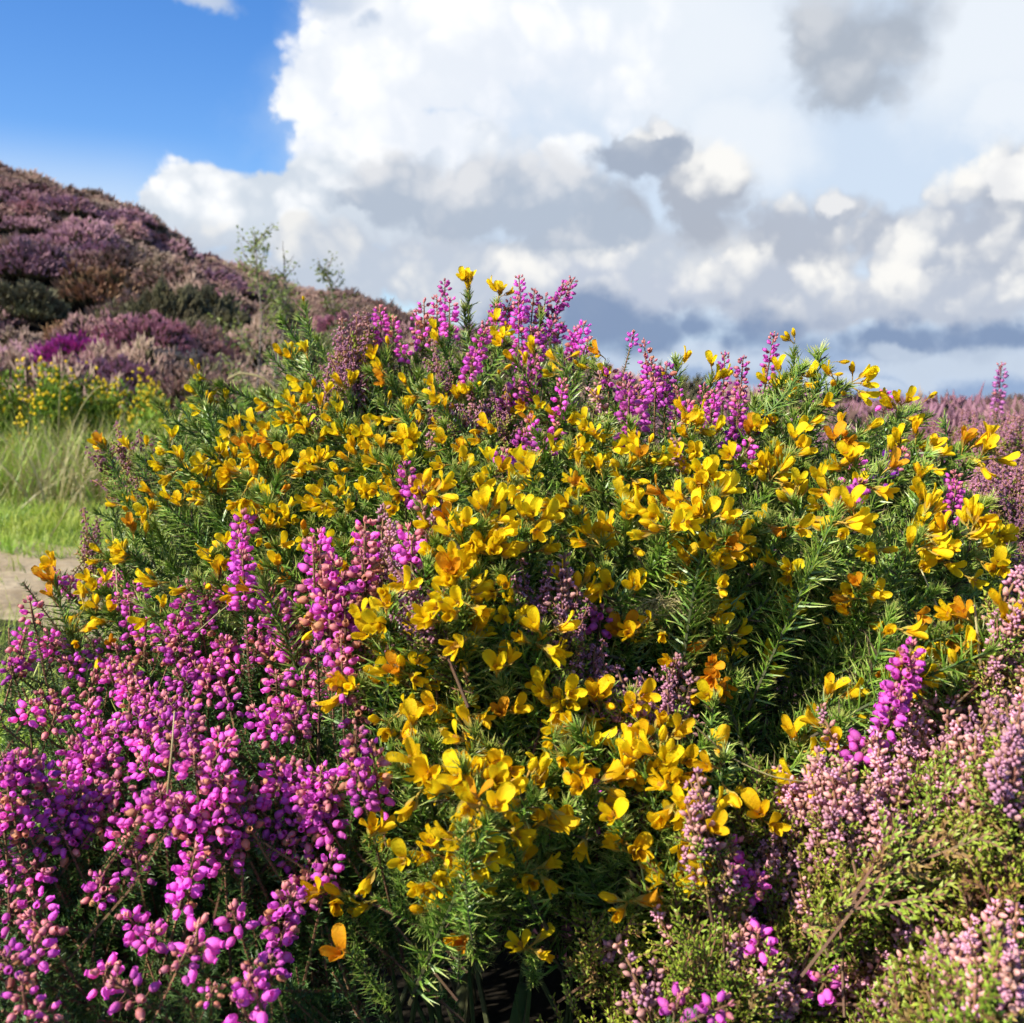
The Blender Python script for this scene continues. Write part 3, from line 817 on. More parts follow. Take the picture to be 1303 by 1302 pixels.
heather_plant('broad faded orange-pink heather group left of the tall salmon spike', [(408, 706, 'f', U, -.055), (400, 740, 'o', U, -.055, 1.1), (425, 750, 'o', U, -.055, 1.1), (438, 762, 'f', U, -.055), (415, 770, 'o', U, -.055), (420, 795, 'f', U, -.06, 1.1), (440, 815, 'o', U, -.055), (435, 845, 'o', U, -.055, 1)])
heather_plant('pink heather spike with a yellow gorse blossom across its top, left of the faded group', [(310, 668, 's', U, -.055, 1.2), (306, 705, 'f', U, -.055), (310, 735, 'f', U, -.055)])
heather_plant('single magenta heather head by the amber flowers in the middle right', [(764, 788, 's', None, 0, 1.1)])
heather_plant('large bright magenta heather spike in front of the lower right gorse', [(1150, 850, 'f', (.25, -.2, 1), -.05, 1), (1146, 876, 'f', (.3, -.2, 1), -.05, .95), (1135, 905, 'f', (.3, -.2, 1), -.05, .9)])
heather_plant('small deep magenta heather head just above the pink ling', [(1102, 950, 's', None, -.02, 1.1), (1100, 958, 's', None, -.01)])
heather_plant('two bell heather heads low among salmon bells beside the dark hollow', [(452, 960, 'o', None, -.03, .9), (447, 972, 's', None, -.03), (460, 1003, 'f', None, -.03, .8), (478, 985, 'o', None, -.02, .9)])
heather_plant('magenta heather heads mixed into the front edge of the pink ling', [(958, 1128, 'f', None, -.03, .8), (965, 1195, 's', None, -.03), (930, 1085, 's', None, -.01), (1050, 1250, 's', None, -.02), (912, 1285, 's', (.9, 0, .4), -.02, .9)])
heather_plant('dim purple heather bells in the shade under the amber gorse', [(745, 1000, 's', None, .0, 1, (.8, 1, .9)), (750, 1030, 's', None, 0, 1, (.8, 1, .9)), (715, 1045, 's', None, .01), (862, 1280, 's')])  # dimmer tint on the first heads stands in for shade

FG = 'bell heather plants of the big magenta bed in front on the left'
BED = [
    ('magenta heather leaning over the path at the far left edge', [(40, 775, 'f', (-.1, -.1, 1), -.02), (30, 812, 'f'), (72, 826, 'f'), (90, 846, 'f'), (55, 862, 's'), (15, 850, 'f'), (58, 890, 'o'), (38, 905, 's'), (75, 890, 's'), (150, 735, 'f', None, 0, .6), (90, 745, 's'), (132, 745, 's')], 26),
    ('heather with loose magenta spikes beside the small yellow gorse by the path', [(172, 752, 'f'), (166, 786, 'l'), (185, 800, 'f'), (120, 828, 's'), (185, 830, 'o'), (160, 860, 'f'), (142, 862, 's'), (118, 868, 'o'), (180, 880, 'f'), (165, 900, 'f'), (190, 903, 's'), (210, 895, 'o'), (150, 833, 'o')], 30),
    ('tall bright heather spikes at the upper middle of the magenta bed', [(235, 765, 'l'), (266, 758, 'l'), (228, 800, 'f'), (255, 790, 'f'), (222, 825, 'f'), (242, 838, 'o'), (285, 822, 'l'), (270, 848, 'f'), (298, 850, 'f'), (265, 875, 'f'), (290, 890, 's'), (228, 862, 'f'), (220, 900, 'f'), (238, 905, 'f'), (208, 920, 'f')], 36),
    ('pink-tipped heather at the upper right of the bed beside the salmon group', [(345, 775, 'l'), (372, 768, 'f'), (330, 800, 'f'), (365, 805, 'o'), (395, 800, 'f'), (345, 830, 'o'), (375, 838, 'f'), (405, 838, 'o'), (352, 866, 'f'), (386, 872, 'f'), (400, 890, 'f'), (360, 900, 'f'), (328, 915, 's'), (345, 922, 'f'), (418, 870, 'o'), (445, 870, 'o', None, -.01)], 36),
    ('dense violet heather mass in the left middle of the bed', [(125, 930, 'f'), (148, 935, 'f'), (95, 955, 'l'), (112, 975, 'f'), (85, 985, 'f'), (135, 960, 'f'), (90, 1020, 'f'), (105, 1045, 'l'), (125, 1010, 'f'), (80, 1058, 'f'), (130, 1062, 'f'), (150, 1000, 'o'), (118, 1090, 'f'), (140, 1115, 'f'), (128, 1128, 'f'), (60, 1018, 's')], 40),
    ('heather plant in the heart of the bed with round heads over dark green needles', [(190, 955, 'f'), (222, 950, 'f'), (185, 975, 'f'), (248, 968, 'f'), (282, 955, 'o'), (275, 985, 'f'), (205, 1015, 'f'), (178, 1030, 'f'), (215, 1045, 'f'), (165, 1060, 'f'), (190, 1060, 'f'), (240, 1030, 's'), (195, 1108, 'f'), (175, 1102, 's'), (240, 1115, 'l', None, -.02), (252, 1055, 'o')], 40),
    ('heather plant at the right edge of the bed above the dark hollow', [(290, 1010, 'l'), (278, 1040, 'f'), (305, 1045, 'f'), (270, 1075, 'f'), (285, 1088, 'f'), (370, 985, 'f'), (355, 1010, 'l'), (345, 960, 's'), (390, 1000, 'o'), (408, 990, 'f'), (402, 1030, 'f'), (385, 1050, 'f'), (348, 1065, 'f'), (360, 1075, 'o'), (375, 1082, 'f'), (425, 1005, 'o'), (335, 1035, 's'), (420, 1040, 's')], 40),
    ('heather spike bending down to the right over the dark hollow', [(402, 1115, 'o'), (388, 1130, 'f'), (368, 1145, 'l', (.5, -.4, .7), -.02), (355, 1175, 'f'), (358, 1195, 's'), (300, 1170, 's', None, -.02), (420, 1100, 's', None, -.01)], 14),
    ('heather cut by the left edge of the picture with violet bells', [(10, 1000, 'f'), (25, 975, 's'), (5, 1045, 'f'), (28, 1070, 'l'), (12, 1095, 'f'), (45, 1108, 'f'), (25, 1040, 'f'), (-30, 1020, 'f'), (-25, 1090, 'f')], 30),
    ('low heather with a few faded apricot bells in the bottom left corner', [(45, 1150, 'f', None, 0, .9), (50, 1180, 'o'), (42, 1205, 'o'), (8, 1225, 'f'), (12, 1150, 'o'), (160, 1260, 'o', None, -.02, 1.0), (135, 1240, 's'), (30, 1265, 'o', None, 0, .8), (55, 1290, 'o', None, 0, .7), (-30, 1200, 'f')], 40),
    ('sparse heather with half-faded heads at the bottom, left of the hollow', [(170, 1175, 's'), (192, 1190, 's'), (250, 1198, 's', None, -.02, 1.2), (235, 1215, 'o', None, -.02, .8), (345, 1230, 'f', None, -.02, .8), (318, 1245, 'o', None, -.02, .8), (325, 1262, 's', None, -.02), (270, 1262, 'o', None, 0, .6), (310, 1285, 's')], 34),
]
for lab, sp, lv in BED:
    q = []
    for e in sp:
        if R.random() < (.08 if e[1] < 1060 else .50) and len(sp) > 10: continue
        if e[1] < 1060 and R.random() < .5: q.append((e[0] + R.gauss(0, 24), e[1] + R.gauss(0, 20), 'q' if (e[1] < 900 and R.random() < (.6 if e[0] > 300 else .35)) else 'm', (R.gauss(0, .35), R.gauss(-.25, .3), 1)))
        k = e[2]
        if k == 'l': k = R.choice('fmm')
        elif k == 'f': k = 'q' if (e[1] < 900 and R.random() < (.5 if e[0] > 320 else .28)) else 'm'
        elif k == 'o': k = 'q'
        g = e[3] if len(e) > 3 and e[3] else (R.gauss(0, .35), R.gauss(-.25, .3), 1)
        q.append((e[0], e[1], k, g) + tuple(e[4:]))
    heather_plant(lab, q, FG, int(lv * 1.6), 36)

# ------------------------------------------------------------------ LING
LINGT = {'p': (1, 1, 1), 'v': (1.0, .92, 1.0), 'd': (.75, .65, .7), 'l': (.95, .95, 1.05)}


def ling_plant(label, sprays, group, leaves=0, spread=40, ddl=(.0, .06), name='ling_heather', z0=0, s=1.0, ys=1.0):
    ax = sum(q[0] for q in sprays) / len(sprays); ay = sum(q[1] for q in sprays) / len(sprays)
    dm = sum((q[4] if len(q) > 4 else depth(q[0], q[1])) for q in sprays) / len(sprays)
    b = at(ax, ay, dm + .03)
    root = thing(name, label, 'heather', (b.x, b.y, z0), group)
    if group == LG and len(sprays) > 8:
        sprays = list(sprays)
        for k in range(int(len(sprays) * .55)):
            q = R.choice(sprays)
            if len(q) > 3: continue
            sprays.append((q[0] + R.gauss(0, 34), q[1] + R.gauss(0, 26), R.choice('pppl')))
        leaves = int(leaves * .8)
    for q in sprays:
        x, y, kind = q[:3]
        g = q[3] if len(q) > 3 and q[3] else None
        d0 = q[4] if len(q) > 4 else depth(x, y) - (.012 if group == 'ling sprays inside the gorse' else 0)
        p = at(x, y, d0)
        if g is None: g = Vector((R.gauss(0, .28), R.gauss(-.15, .25), 1))
        g = Vector(g).normalized()
        if kind in 'vd': k = R.randrange(len(LING_V_ME)); me = LING_V_ME[k]
        elif kind == 'g': k = R.randrange(len(LING_G_ME)); me = LING_G_ME[k]
        else: k = R.randrange(len(LING_P_ME)); me = LING_P_ME[k]
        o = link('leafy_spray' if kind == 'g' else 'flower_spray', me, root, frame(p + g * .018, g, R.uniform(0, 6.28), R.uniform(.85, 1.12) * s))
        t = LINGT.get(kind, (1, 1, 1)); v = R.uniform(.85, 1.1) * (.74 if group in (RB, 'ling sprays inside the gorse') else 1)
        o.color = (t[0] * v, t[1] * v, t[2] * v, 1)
    items = []
    for k in range(leaves):
        q = R.choice(sprays)
        x = q[0] + R.gauss(0, spread); y = q[1] + (R.gauss(0, spread) if ys == 1.0 else abs(R.gauss(0, spread)) * ys) + 25
        d0 = (q[4] if len(q) > 4 else depth(x, y)) + R.uniform(*ddl)
        p = at(x, y, d0)
        if p.z < .03: continue
        g = Vector((R.gauss(0, .4), R.gauss(-.2, .35), 1))
        items.append((LING_G[R.randrange(4)], frame(p, g, R.uniform(0, 6), R.uniform(.8, 1.1) * s)))
    if items:
        o = link('foliage', bake(items, LG_M, 'ling_foliage', False, root.location), root)
    return root


RB = 'lilac ling plants on the bank at the right edge'
LG = 'pink ling plants in front on the right'
ling_plant('pale pink ling crowding the right edge above the green ling shoots',
           [(1295, 790, 'p'), (1280, 815, 'p'), (1300, 840, 'p'), (1270, 850, 'p'), (1285, 880, 'p'), (1255, 870, 'l'), (1240, 895, 'p'), (1300, 905, 'p'), (1265, 910, 'p'), (1225, 905, 'p'), (1250, 930, 'l'), (1285, 935, 'p'), (1310, 870, 'p'), (1320, 800, 'p'), (1270, 830, 'l'), (1215, 925, 'p'), (1236, 880, 'l'), (1330, 920, 'p'), (1345, 850, 'p')], LG, 26, 40)
ling_plant('slim pink ling spikes standing beside the large magenta heather spike',
           [(1190, 925, 'p'), (1205, 945, 'p'), (1165, 930, 'p'), (1175, 950, 'p'), (1225, 960, 'p'), (1140, 960, 'l'), (1150, 985, 'p'), (1125, 975, 'l'), (1190, 990, 'p'), (1210, 1010, 'g'), (1240, 985, 'p'), (1180, 1020, 'g')], LG, 26, 32)
ling_plant('ling with crowded lilac and pink beads at the left front of the pink bed',
           [(1035, 1000, 'l'), (1020, 1030, 'p'), (1045, 1035, 'p'), (1060, 1010, 'p'), (1080, 1020, 'p'), (1070, 1045, 'p'), (1100, 1025, 'p'), (1015, 1060, 'l'), (1040, 1065, 'p'), (1065, 1075, 'p'), (1095, 1055, 'p'), (1010, 1010, 'p'), (1000, 1040, 'p'), (1105, 1085, 'l'), (1085, 1090, 'p'), (1120, 1045, 'p'), (1055, 1098, 'p'), (1120, 1000, 'p')], LG, 26, 34)
ling_plant('ling with fat rosy heads in the right middle of the pink bed',
           [(1150, 1010, 'p'), (1160, 1045, 'p'), (1150, 1070, 'p'), (1215, 1040, 'p'), (1235, 1035, 'p'), (1250, 1055, 'p'), (1205, 1060, 'p'), (1225, 1065, 'p'), (1260, 1075, 'l'), (1275, 970, 'l'), (1290, 1000, 'p'), (1290, 950, 'p'), (1140, 1080, 'p'), (1190, 1075, 'g'), (1280, 1040, 'g'), (1300, 1070, 'p'), (1170, 1090, 'g'), (1330, 1020, 'p')], LG, 36, 42)
ling_plant('two pale ling spikes leaning across the yellow gorse at the left of the pink bed',
           [(895, 1030, 'p', (-.2, -.1, 1), .46), (885, 1070, 'p', (-.25, -.1, 1), .46), (905, 1050, 'p', (-.2, -.1, 1), .465), (1055, 935, 'p', (-.3, 0, 1)), (1065, 960, 'p', (-.35, 0, 1)), (965, 1020, 'g', (0, 0, 1)), (962, 1050, 'g', (0, 0, 1))], LG, 5, 14)
ling_plant('straggling ling with mauve tips at the dark left corner of the pink bed',
           [(885, 1145, 'p', (-.5, -.1, 1)), (905, 1135, 'p'), (925, 1140, 'l'), (895, 1165, 'p'), (930, 1165, 'p'), (940, 1185, 'l'), (950, 1165, 'p'), (920, 1205, 'g'), (935, 1220, 'p'), (945, 1235, 'p'), (985, 1130, 'p'), (1000, 1110, 'p'), (970, 1215, 'p'), (900, 1240, 'g'), (955, 1150, 'l')], LG, 30, 36)
ling_plant('leafy green ling with scattered lilac heads in the middle of the pink bed',
           [(1020, 1180, 'l'), (1030, 1195, 'p'), (1015, 1215, 'p'), (1060, 1225, 'l'), (1055, 1250, 'p'), (1030, 1145, 'p'), (1040, 1120, 'g'), (1075, 1130, 'g'), (1100, 1140, 'p'), (1010, 1250, 'g'), (1070, 1190, 'g'), (1110, 1120, 'p'), (1000, 1150, 'p'), (1060, 1155, 'l'), (1090, 1170, 'g'), (1040, 1210, 'p')], LG, 46, 45)
ling_plant('green and rusty ling with blurred pink tufts towards the right edge',
           [(1170, 1135, 'l'), (1160, 1155, 'p'), (1150, 1165, 'p'), (1210, 1130, 'g'), (1268, 1165, 'l'), (1255, 1185, 'p'), (1230, 1110, 'p'), (1270, 1110, 'g'), (1190, 1120, 'p'), (1240, 1145, 'g'), (1300, 1130, 'l'), (1210, 1170, 'p'), (1290, 1200, 'p'), (1180, 1180, 'g'), (1320, 1160, 'g')], LG, 50, 48)
ling_plant('blurred ling with pale pink tufts in the bottom right corner',
           [(1215, 1225, 'p'), (1228, 1240, 'p'), (1265, 1230, 'l'), (1285, 1285, 'p'), (1290, 1270, 'p'), (1135, 1250, 'p'), (1130, 1265, 'l'), (1180, 1230, 'p'), (1250, 1270, 'g'), (1160, 1285, 'g'), (1215, 1300, 'p'), (1310, 1240, 'p'), (1110, 1290, 'p'), (1190, 1270, 'g'), (1240, 1310, 'g')], LG, 60, 55)
ling_plant('low ling with grey-pink tufts at the bottom beside the dark hollow',
           [(1000, 1265, 'p'), (985, 1285, 'p'), (1010, 1295, 'p'), (975, 1300, 'p'), (1060, 1290, 'p'), (945, 1290, 'g'), (960, 1265, 'g'), (1080, 1270, 'p'), (1035, 1275, 'l'), (920, 1260, 'g')], LG, 40, 45)
ling_plant('lone ling sprig with brown stem in the dark hollow',
           [(772, 1212, 'p', (.3, -.6, .6)), (785, 1200, 'g', (.3, -.4, .8)), (850, 1188, 'p', (-.5, -.3, 1)), (815, 1262, 'p'), (890, 1230, 'g'), (760, 1205, 'g', (-.2, -.3, 1))], LG, 6, 40)

IG = 'ling sprays inside the gorse'
ling_plant('faded violet ling running down the middle of the gorse',
           [(722, 838, 'v'), (735, 852, 'v'), (755, 858, 'v'), (772, 868, 'v'), (780, 885, 'v'), (795, 878, 'v'), (805, 905, 'v'), (830, 890, 'v'), (850, 875, 'v'), (862, 870, 'p'), (818, 918, 'v'), (730, 820, 'd'), (760, 845, 'd'), (870, 898, 'p')],
           IG, 4, 18)
ling_plant('rusty dry ling spray below a split yellow flower in the middle',
           [(718, 745, 'p', (0, 0, 1)), (722, 765, 'p', (0, 0, 1)), (716, 780, 'p'), (730, 790, 'd'), (670, 750, 'v'), (662, 765, 'v')], IG, 2, 14)
ling_plant('thin violet ling wands left of the big middle blossoms',
           [(487, 770, 'v', (0, 0, 1)), (478, 800, 'v'), (490, 812, 'v'), (500, 735, 'd', (-.4, 0, 1)), (515, 745, 'v', (-.5, 0, 1)), (530, 765, 'v', (-.6, 0, 1)), (486, 680, 'p', (.1, 0, 1)), (494, 700, 'p', (.1, 0, 1)), (540, 660, 'p')], IG, 3, 14)
ling_plant('lilac ling tuft on the left shoulder of the crest',
           [(432, 448, 'v', (-.1, 0, 1)), (445, 440, 'v', (.1, 0, 1)), (455, 446, 'v'), (440, 462, 'v'), (452, 470, 'v'), (428, 475, 'v', (-.3, 0, 1)), (420, 490, 'v', (-.4, 0, 1)), (460, 460, 'v'), (436, 430, 'p', (0, 0, 1)), (454, 424, 'p', (0, 0, 1)), (470, 420, 'p'), (415, 495, 'v'), (447, 484, 'v')], 'ling sprays inside the gorse', 3, 14)
ling_plant('dull pink ling sprays sunk in the gorse below the crest',
           [(555, 460, 'v'), (560, 480, 'd'), (610, 525, 'p'), (600, 518, 'v'), (612, 540, 'v'), (550, 520, 'd'), (645, 520, 'd'), (760, 500, 'p'), (765, 515, 'p'), (865, 590, 'p'), (572, 540, 'p')], 'ling sprays inside the gorse', 2, 14)
ling_plant('grey seedy ling stalks sticking out left over the turf',
           [(128, 572, 'd', (-.3, 0, 1), .97), (153, 560, 'd', (-.2, 0, 1), .97), (180, 572, 'd', (-.1, 0, 1), .95), (140, 622, 'd', (-1, 0, .5), .95), (160, 632, 'd', (-1, 0, .5), .95), (110, 670, 'd', None, .95), (118, 682, 'd', None, .95)], 'ling sprays inside the gorse', 3, 14)

# ------------------------------------------------------------------ heather bank on the right
RB = 'lilac ling plants on the bank at the right edge'
def bank(label, cx, cy, d, n, kinds, sx, sy):
    sp = []
    for k in range(n):
        x = cx + R.gauss(0, sx); y = cy + abs(R.gauss(0, sy)) - sy * .6
        sp.append((x, y, R.choice(kinds), None, d + R.uniform(-.1, .1) - (y - cy) / 1303 * 1.2))
    return ling_plant(label, sp, RB, n, sx, (.0, .08), s=1.05, ys=.5)
bank('lilac ling closest to the right end of the gorse, falling to the picture edge', 1285, 715, .92, 34, 'vvvl', 30, 30)
bank('violet ling beside the bright magenta heather at the edge of the gorse', 1255, 625, 1.05, 40, 'vvv', 34, 28)
bank('lilac ling cut by the right edge, in the middle of the bank', 1310, 610, 1.1, 40, 'vvvp', 34, 34)
bank('mauve ling further back on the bank behind the right gorse flowers', 1195, 560, 1.5, 44, 'vvd', 40, 18)
bank('rosy ling at the back of the bank near the right edge', 1290, 545, 1.55, 44, 'vvp', 40, 18)
bank('dull pink ling just behind the leaning spiny gorse tip', 1150, 545, 1.9, 34, 'dvp', 30, 12)
heather_plant('lone violet heather spire rising above the bank at the right horizon', [(1272, 492, 'l', (.05, 0, 1), 1.0, 1.35, (.8, 1.5, .9))])

# ------------------------------------------------------------------ ground and hill
RX = [-40, -16, -12, -10.9, -9.8, -8.7, -8.1, -7.2, -5.9, -5.2, -3.1, 0, 4.5, 8.2, 20, 80]
RZ = [6.9, 6.6, 5.95, 5.6, 5.25, 4.9, 4.5, 4.0, 3.5, 3.2, 2.7, 1.8, .7, .1, 0, 0]


def sstep(a, b, v):
    t = np.clip((v - a) / (b - a), 0, 1)
    return t * t * (3 - 2 * t)


def hz(x, y):
    x = np.asarray(x, dtype=float); y = np.asarray(y, dtype=float)
    zr = np.interp(x * 24.0 / np.clip(y, 19, 27), RX, RZ)
    y0 = 9.2 + .5 * np.sin(x * .7) + .25 * np.sin(x * 1.9 + 1)
    s = .22 * sstep(y0, y0 + 1.6, y) + .78 * sstep(y0 + .5, 25.5, y) ** .9
    z = zr * s
    z = z + (.22 * np.sin(x * 1.3 + y * .55) + .16 * np.sin(x * .9 - y * 1.2 + 2) + .12 * np.sin(2.3 * x + .4 * y)) * sstep(10, 13, y) * (1 - .8 * sstep(16, 21, y)) * np.clip(zr / 3, 0, 1)
    z = z * (1 - .45 * sstep(30, 60, y))
    return z


def hz1(x, y): return float(hz(x, y))


gx = np.concatenate([np.linspace(-900, -42, 14), np.linspace(-40, -18, 30), np.linspace(-17.6, 8, 129), np.linspace(9, 40, 30), np.linspace(60, 900, 12)])
gy = np.concatenate([np.linspace(-60, -2, 10), np.linspace(-1, 8.8, 40), np.linspace(9, 30, 106), np.linspace(31, 70, 30), np.linspace(90, 1500, 16)])
X, Y = np.meshgrid(gx, gy)
Zg = hz(X, Y)
V = np.stack([X.ravel(), Y.ravel(), Zg.ravel()], 1).astype(np.float32)
nx, ny = len(gx), len(gy)
ii = (np.arange(ny - 1)[:, None] * nx + np.arange(nx - 1)[None, :]).ravel()
Fc = np.concatenate([np.stack([ii, ii + 1, ii + nx + 1], 1), np.stack([ii, ii + nx + 1, ii + nx], 1)]).astype(np.int32)


def ground_mat(name, c1, c2, c3, sc, bump=.5):
    m = bpy.data.materials.new(name)
    nt = nodes_of(m); N = nt.nodes; Lk = nt.links
    out = N.new('ShaderNodeOutputMaterial'); pb = N.new('ShaderNodeBsdfPrincipled')
    pb.inputs['Roughness'].default_value = .95; pb.inputs['Specular IOR Level'].default_value = .15
    g = N.new('ShaderNodeNewGeometry')
    n1 = N.new('ShaderNodeTexNoise'); n1.inputs['Scale'].default_value = sc; n1.inputs['Detail'].default_value = 8; n1.inputs['Roughness'].default_value = .7
    n2 = N.new('ShaderNodeTexNoise'); n2.inputs['Scale'].default_value = sc * 9; n2.inputs['Detail'].default_value = 5
    Lk.new(g.outputs['Position'], n1.inputs['Vector']); Lk.new(g.outputs['Position'], n2.inputs['Vector'])
    r = N.new('ShaderNodeValToRGB')
    r.color_ramp.elements[0].position = .32; r.color_ramp.elements[0].color = (*c1, 1)
    r.color_ramp.elements[1].position = .68; r.color_ramp.elements[1].color = (*c3, 1)
    e = r.color_ramp.elements.new(.5); e.color = (*c2, 1)
    ad = N.new('ShaderNodeMath'); ad.operation = 'MULTIPLY_ADD'; ad.inputs[1].default_value = .35; ad.inputs[2].default_value = -.17
    Lk.new(n2.outputs['Fac'], ad.inputs[0])
    a2 = N.new('ShaderNodeMath'); a2.operation = 'ADD'
    Lk.new(n1.outputs['Fac'], a2.inputs[0]); Lk.new(ad.outputs[0], a2.inputs[1])
    Lk.new(a2.outputs[0], r.inputs['Fac']); Lk.new(r.outputs['Color'], pb.inputs['Base Color'])
    b = N.new('ShaderNodeBump'); b.inputs['Strength'].default_value = bump; b.inputs['Distance'].default_value = .02
    Lk.new(n2.outputs['Fac'], b.inputs['Height']); Lk.new(b.outputs[0], pb.inputs['Normal'])
    Lk.new(pb.outputs[0], out.inputs['Surface'])
    return m


gm = ground_mat('peat_soil', (.010, .008, .005), (.018, .014, .009), (.032, .027, .015), 1.4)
go = link('ground', mesh_from((V, Fc, np.zeros(len(Fc), np.int32), np.zeros(len(V), np.float32)), [gm], 'ground', True))
tag(go, 'dark peaty moorland ground rising to a heather hill on the left', 'ground', kind='structure')


def strip(name, x0, x1, ya, yb, n, z, mat, seed):
    r = random.Random(seed)
    vs = []; fs = []
    cols = 9
    for i in range(n):
        x = x0 + (x1 - x0) * i / (n - 1)
        a = ya(x) + .13 * math.sin(x * 3.1 + seed) + .09 * math.sin(x * 7.7)
        b = yb(x) + .08 * math.sin(x * 2.3 + seed) + .05 * math.sin(x * 6.1 + 1)
        for j in range(cols):
            y = a + (b - a) * j / (cols - 1)
            e = min(j, cols - 1 - j)
            vs.append((x, y, hz1(x, y) + (z if e > 0 else .0015)))
    for i in range(n - 1):
        for j in range(cols - 1):
            fs.append((i * cols + j, (i + 1) * cols + j, (i + 1) * cols + j + 1, i * cols + j + 1))
    mb = MB(); mb.add(vs, fs, 0, [0] * len(vs))
    return link(name, mesh_from(mb.arr(), [mat], name, True))


pm = ground_mat('path_earth', (.22, .16, .09), (.34, .26, .155), (.44, .35, .22), 3.0, .6)
tm = ground_mat('turf_soil', (.07, .11, .022), (.11, .18, .03), (.19, .24, .05), 2.2, .6)
tag(strip('path', -9, 3, lambda x: 2.85 + .05 * x, lambda x: 4.9 + .04 * x, 240, .008, pm, 1), 'bare trodden earth path between the heather and the turf', 'path', kind='structure')
tag(strip('turf', -10, 5, lambda x: 4.30 + .04 * x, lambda x: 9.6, 240, .014, tm, 4), 'short mown turf strip beyond the path', 'turf', kind='structure')


def blade(r, h, lean, w, bend):
    mb = MB()
    an = r.uniform(0, 6.28); d = Vector((math.cos(an), math.sin(an), 0)); sd = Vector((-d.y, d.x, 0))
    pts = []
    for k in range(5):
        u = k / 4
        c = d * (lean * h * u + bend * h * u * u) + Vector((0, 0, h * u * (1 - .35 * bend * u)))
        ww = w * (1 - u) ** .7
        if k < 4: pts += [c - sd * ww, c + sd * ww]
        else: pts += [c]
    mb.add(pts, [(0, 1, 3, 2), (2, 3, 5, 4), (4, 5, 7, 6), (6, 7, 8)], 0, [0, 0, .25, .25, .5, .5, .75, .75, 1])
    return mb.arr()


BL = [blade(R, 1, R.uniform(.05, .5), .028, R.uniform(.1, .9)) for k in range(14)]
rr = random.Random(5)
items = []
while len(items) < 19000:
    y = rr.uniform(4.0, 8.6) if rr.random() < .7 else rr.uniform(4.1, 5.5)
    x = rr.uniform(-.66 * y - .4, .05 * y)
    edge = 4.32 + .04 * x + .08 * math.sin(x * 2.3 + 1)
    if y < edge - .0 and rr.random() > .16 + .5 * max(0, math.sin(x * 1.7 + y * 2.2)): continue
    cl_ = .5 + .5 * math.sin(x * 4.1 + 1.3 * math.sin(y * 3)) * math.sin(y * 5.3 + x)
    h = rr.uniform(.035, .075) * (1.0 if y > edge else .7) * (1 + 1.3 * cl_ * cl_)
    items.append((BL[rr.randrange(14)], frame((x, y, hz1(x, y)), (rr.gauss(0, .15), rr.gauss(0, .15), 1), rr.uniform(0, 6.28), h)))
for k in range(5200):
    x = rr.uniform(-3.2, .3); e = rr.gauss(0, .16)
    y = (4.30 + .04 * x + .13 * math.sin(x * 3.1 + 4) + .09 * math.sin(x * 7.7)) + e
    if math.sin(x * 6.3 + 2) + math.sin(x * 2.7) + rr.gauss(0, .7) < e * 4 - .9: continue
    if e < 0 and math.sin(x * 9.1) + math.sin(x * 4.2 + y * 8) < .2: continue
    items.append((BL[rr.randrange(14)], frame((x, y, hz1(x, y)), (rr.gauss(0, .3), rr.gauss(-.1, .3), 1), rr.uniform(0, 6.28), rr.uniform(.03, .11))))
for k in range(2600):
    x = rr.uniform(-3.0, -.5); y = 2.95 + .05 * x + abs(rr.gauss(0, .3))
    if math.sin(x * 5.3) + math.sin(y * 9 + x * 3) < .3: continue
    items.append((BL[rr.randrange(14)], frame((x, y, hz1(x, y)), (rr.gauss(0, .3), rr.gauss(0, .3), 1), rr.uniform(0, 6.28), rr.uniform(.02, .09))))
tg = link('short_grass', bake(items, [M['grass']], 'short_grass'))
tag(tg, 'short bright green grass of the turf strip', 'grass', kind='stuff')
BW = [blade(R, 1, R.uniform(.05, .4), .009, R.uniform(.05, .8)) for k in range(14)]
items = []
for k in range(6500):
    y = rr.gauss(7.5, .6); x = rr.uniform(-.62 * y - .3, -.10 * y)
    if x > -.34 * y and rr.random() < .35: continue
    h = rr.uniform(.2, .62)
    items.append((BW[rr.randrange(14)], frame((x, y, hz1(x, y)), (rr.gauss(.06, .22), rr.gauss(0, .2), 1), rr.uniform(0, 6.28), h)))
lg = link('long_grass', bake(items, [M['grass']], 'long_grass'))
tag(lg, 'long green grass at the far edge of the turf', 'grass', kind='stuff')
items = []
for k in range(800):
    y = rr.gauss(6.7, .45); x = (rr.gauss(-.425, .05) if rr.random() < .7 else rr.uniform(-.56, -.3)) * y
    h = rr.uniform(.25, .65)
    items.append((BW[rr.randrange(14)], frame((x, y, hz1(x, y)), (rr.gauss(.2, .3), rr.gauss(0, .25), 1), rr.uniform(0, 6.28), h)))
lg = link('dry_grass', bake(items, [M['straw']], 'dry_grass'))
tag(lg, 'tangle of straw-coloured dry grass in front of the far gorse', 'grass', kind='stuff')
# grass in the near left, around the small gorse by the path
items = []
for k in range(3600):
    y = rr.uniform(.75, 3.0); x = rr.uniform(-.60 * y - .1, -.28 * y)
    h = rr.uniform(.06, .22) if y < 1.6 else rr.uniform(.04, .12)
    mdl = BW[rr.randrange(14)]
    z = .30 * (1 - (y - .75) / 1.0) if y < 1.75 else 0
    items.append((mdl, frame((x, y, max(0, z - .03)), (rr.gauss(0, .25), rr.gauss(0, .2), 1), rr.uniform(0, 6.28), h)))
lg = link('verge_grass', bake(items, [M['grass']], 'verge_grass'))
tag(lg, 'thin green grass between the heather bed and the path', 'grass', kind='stuff')

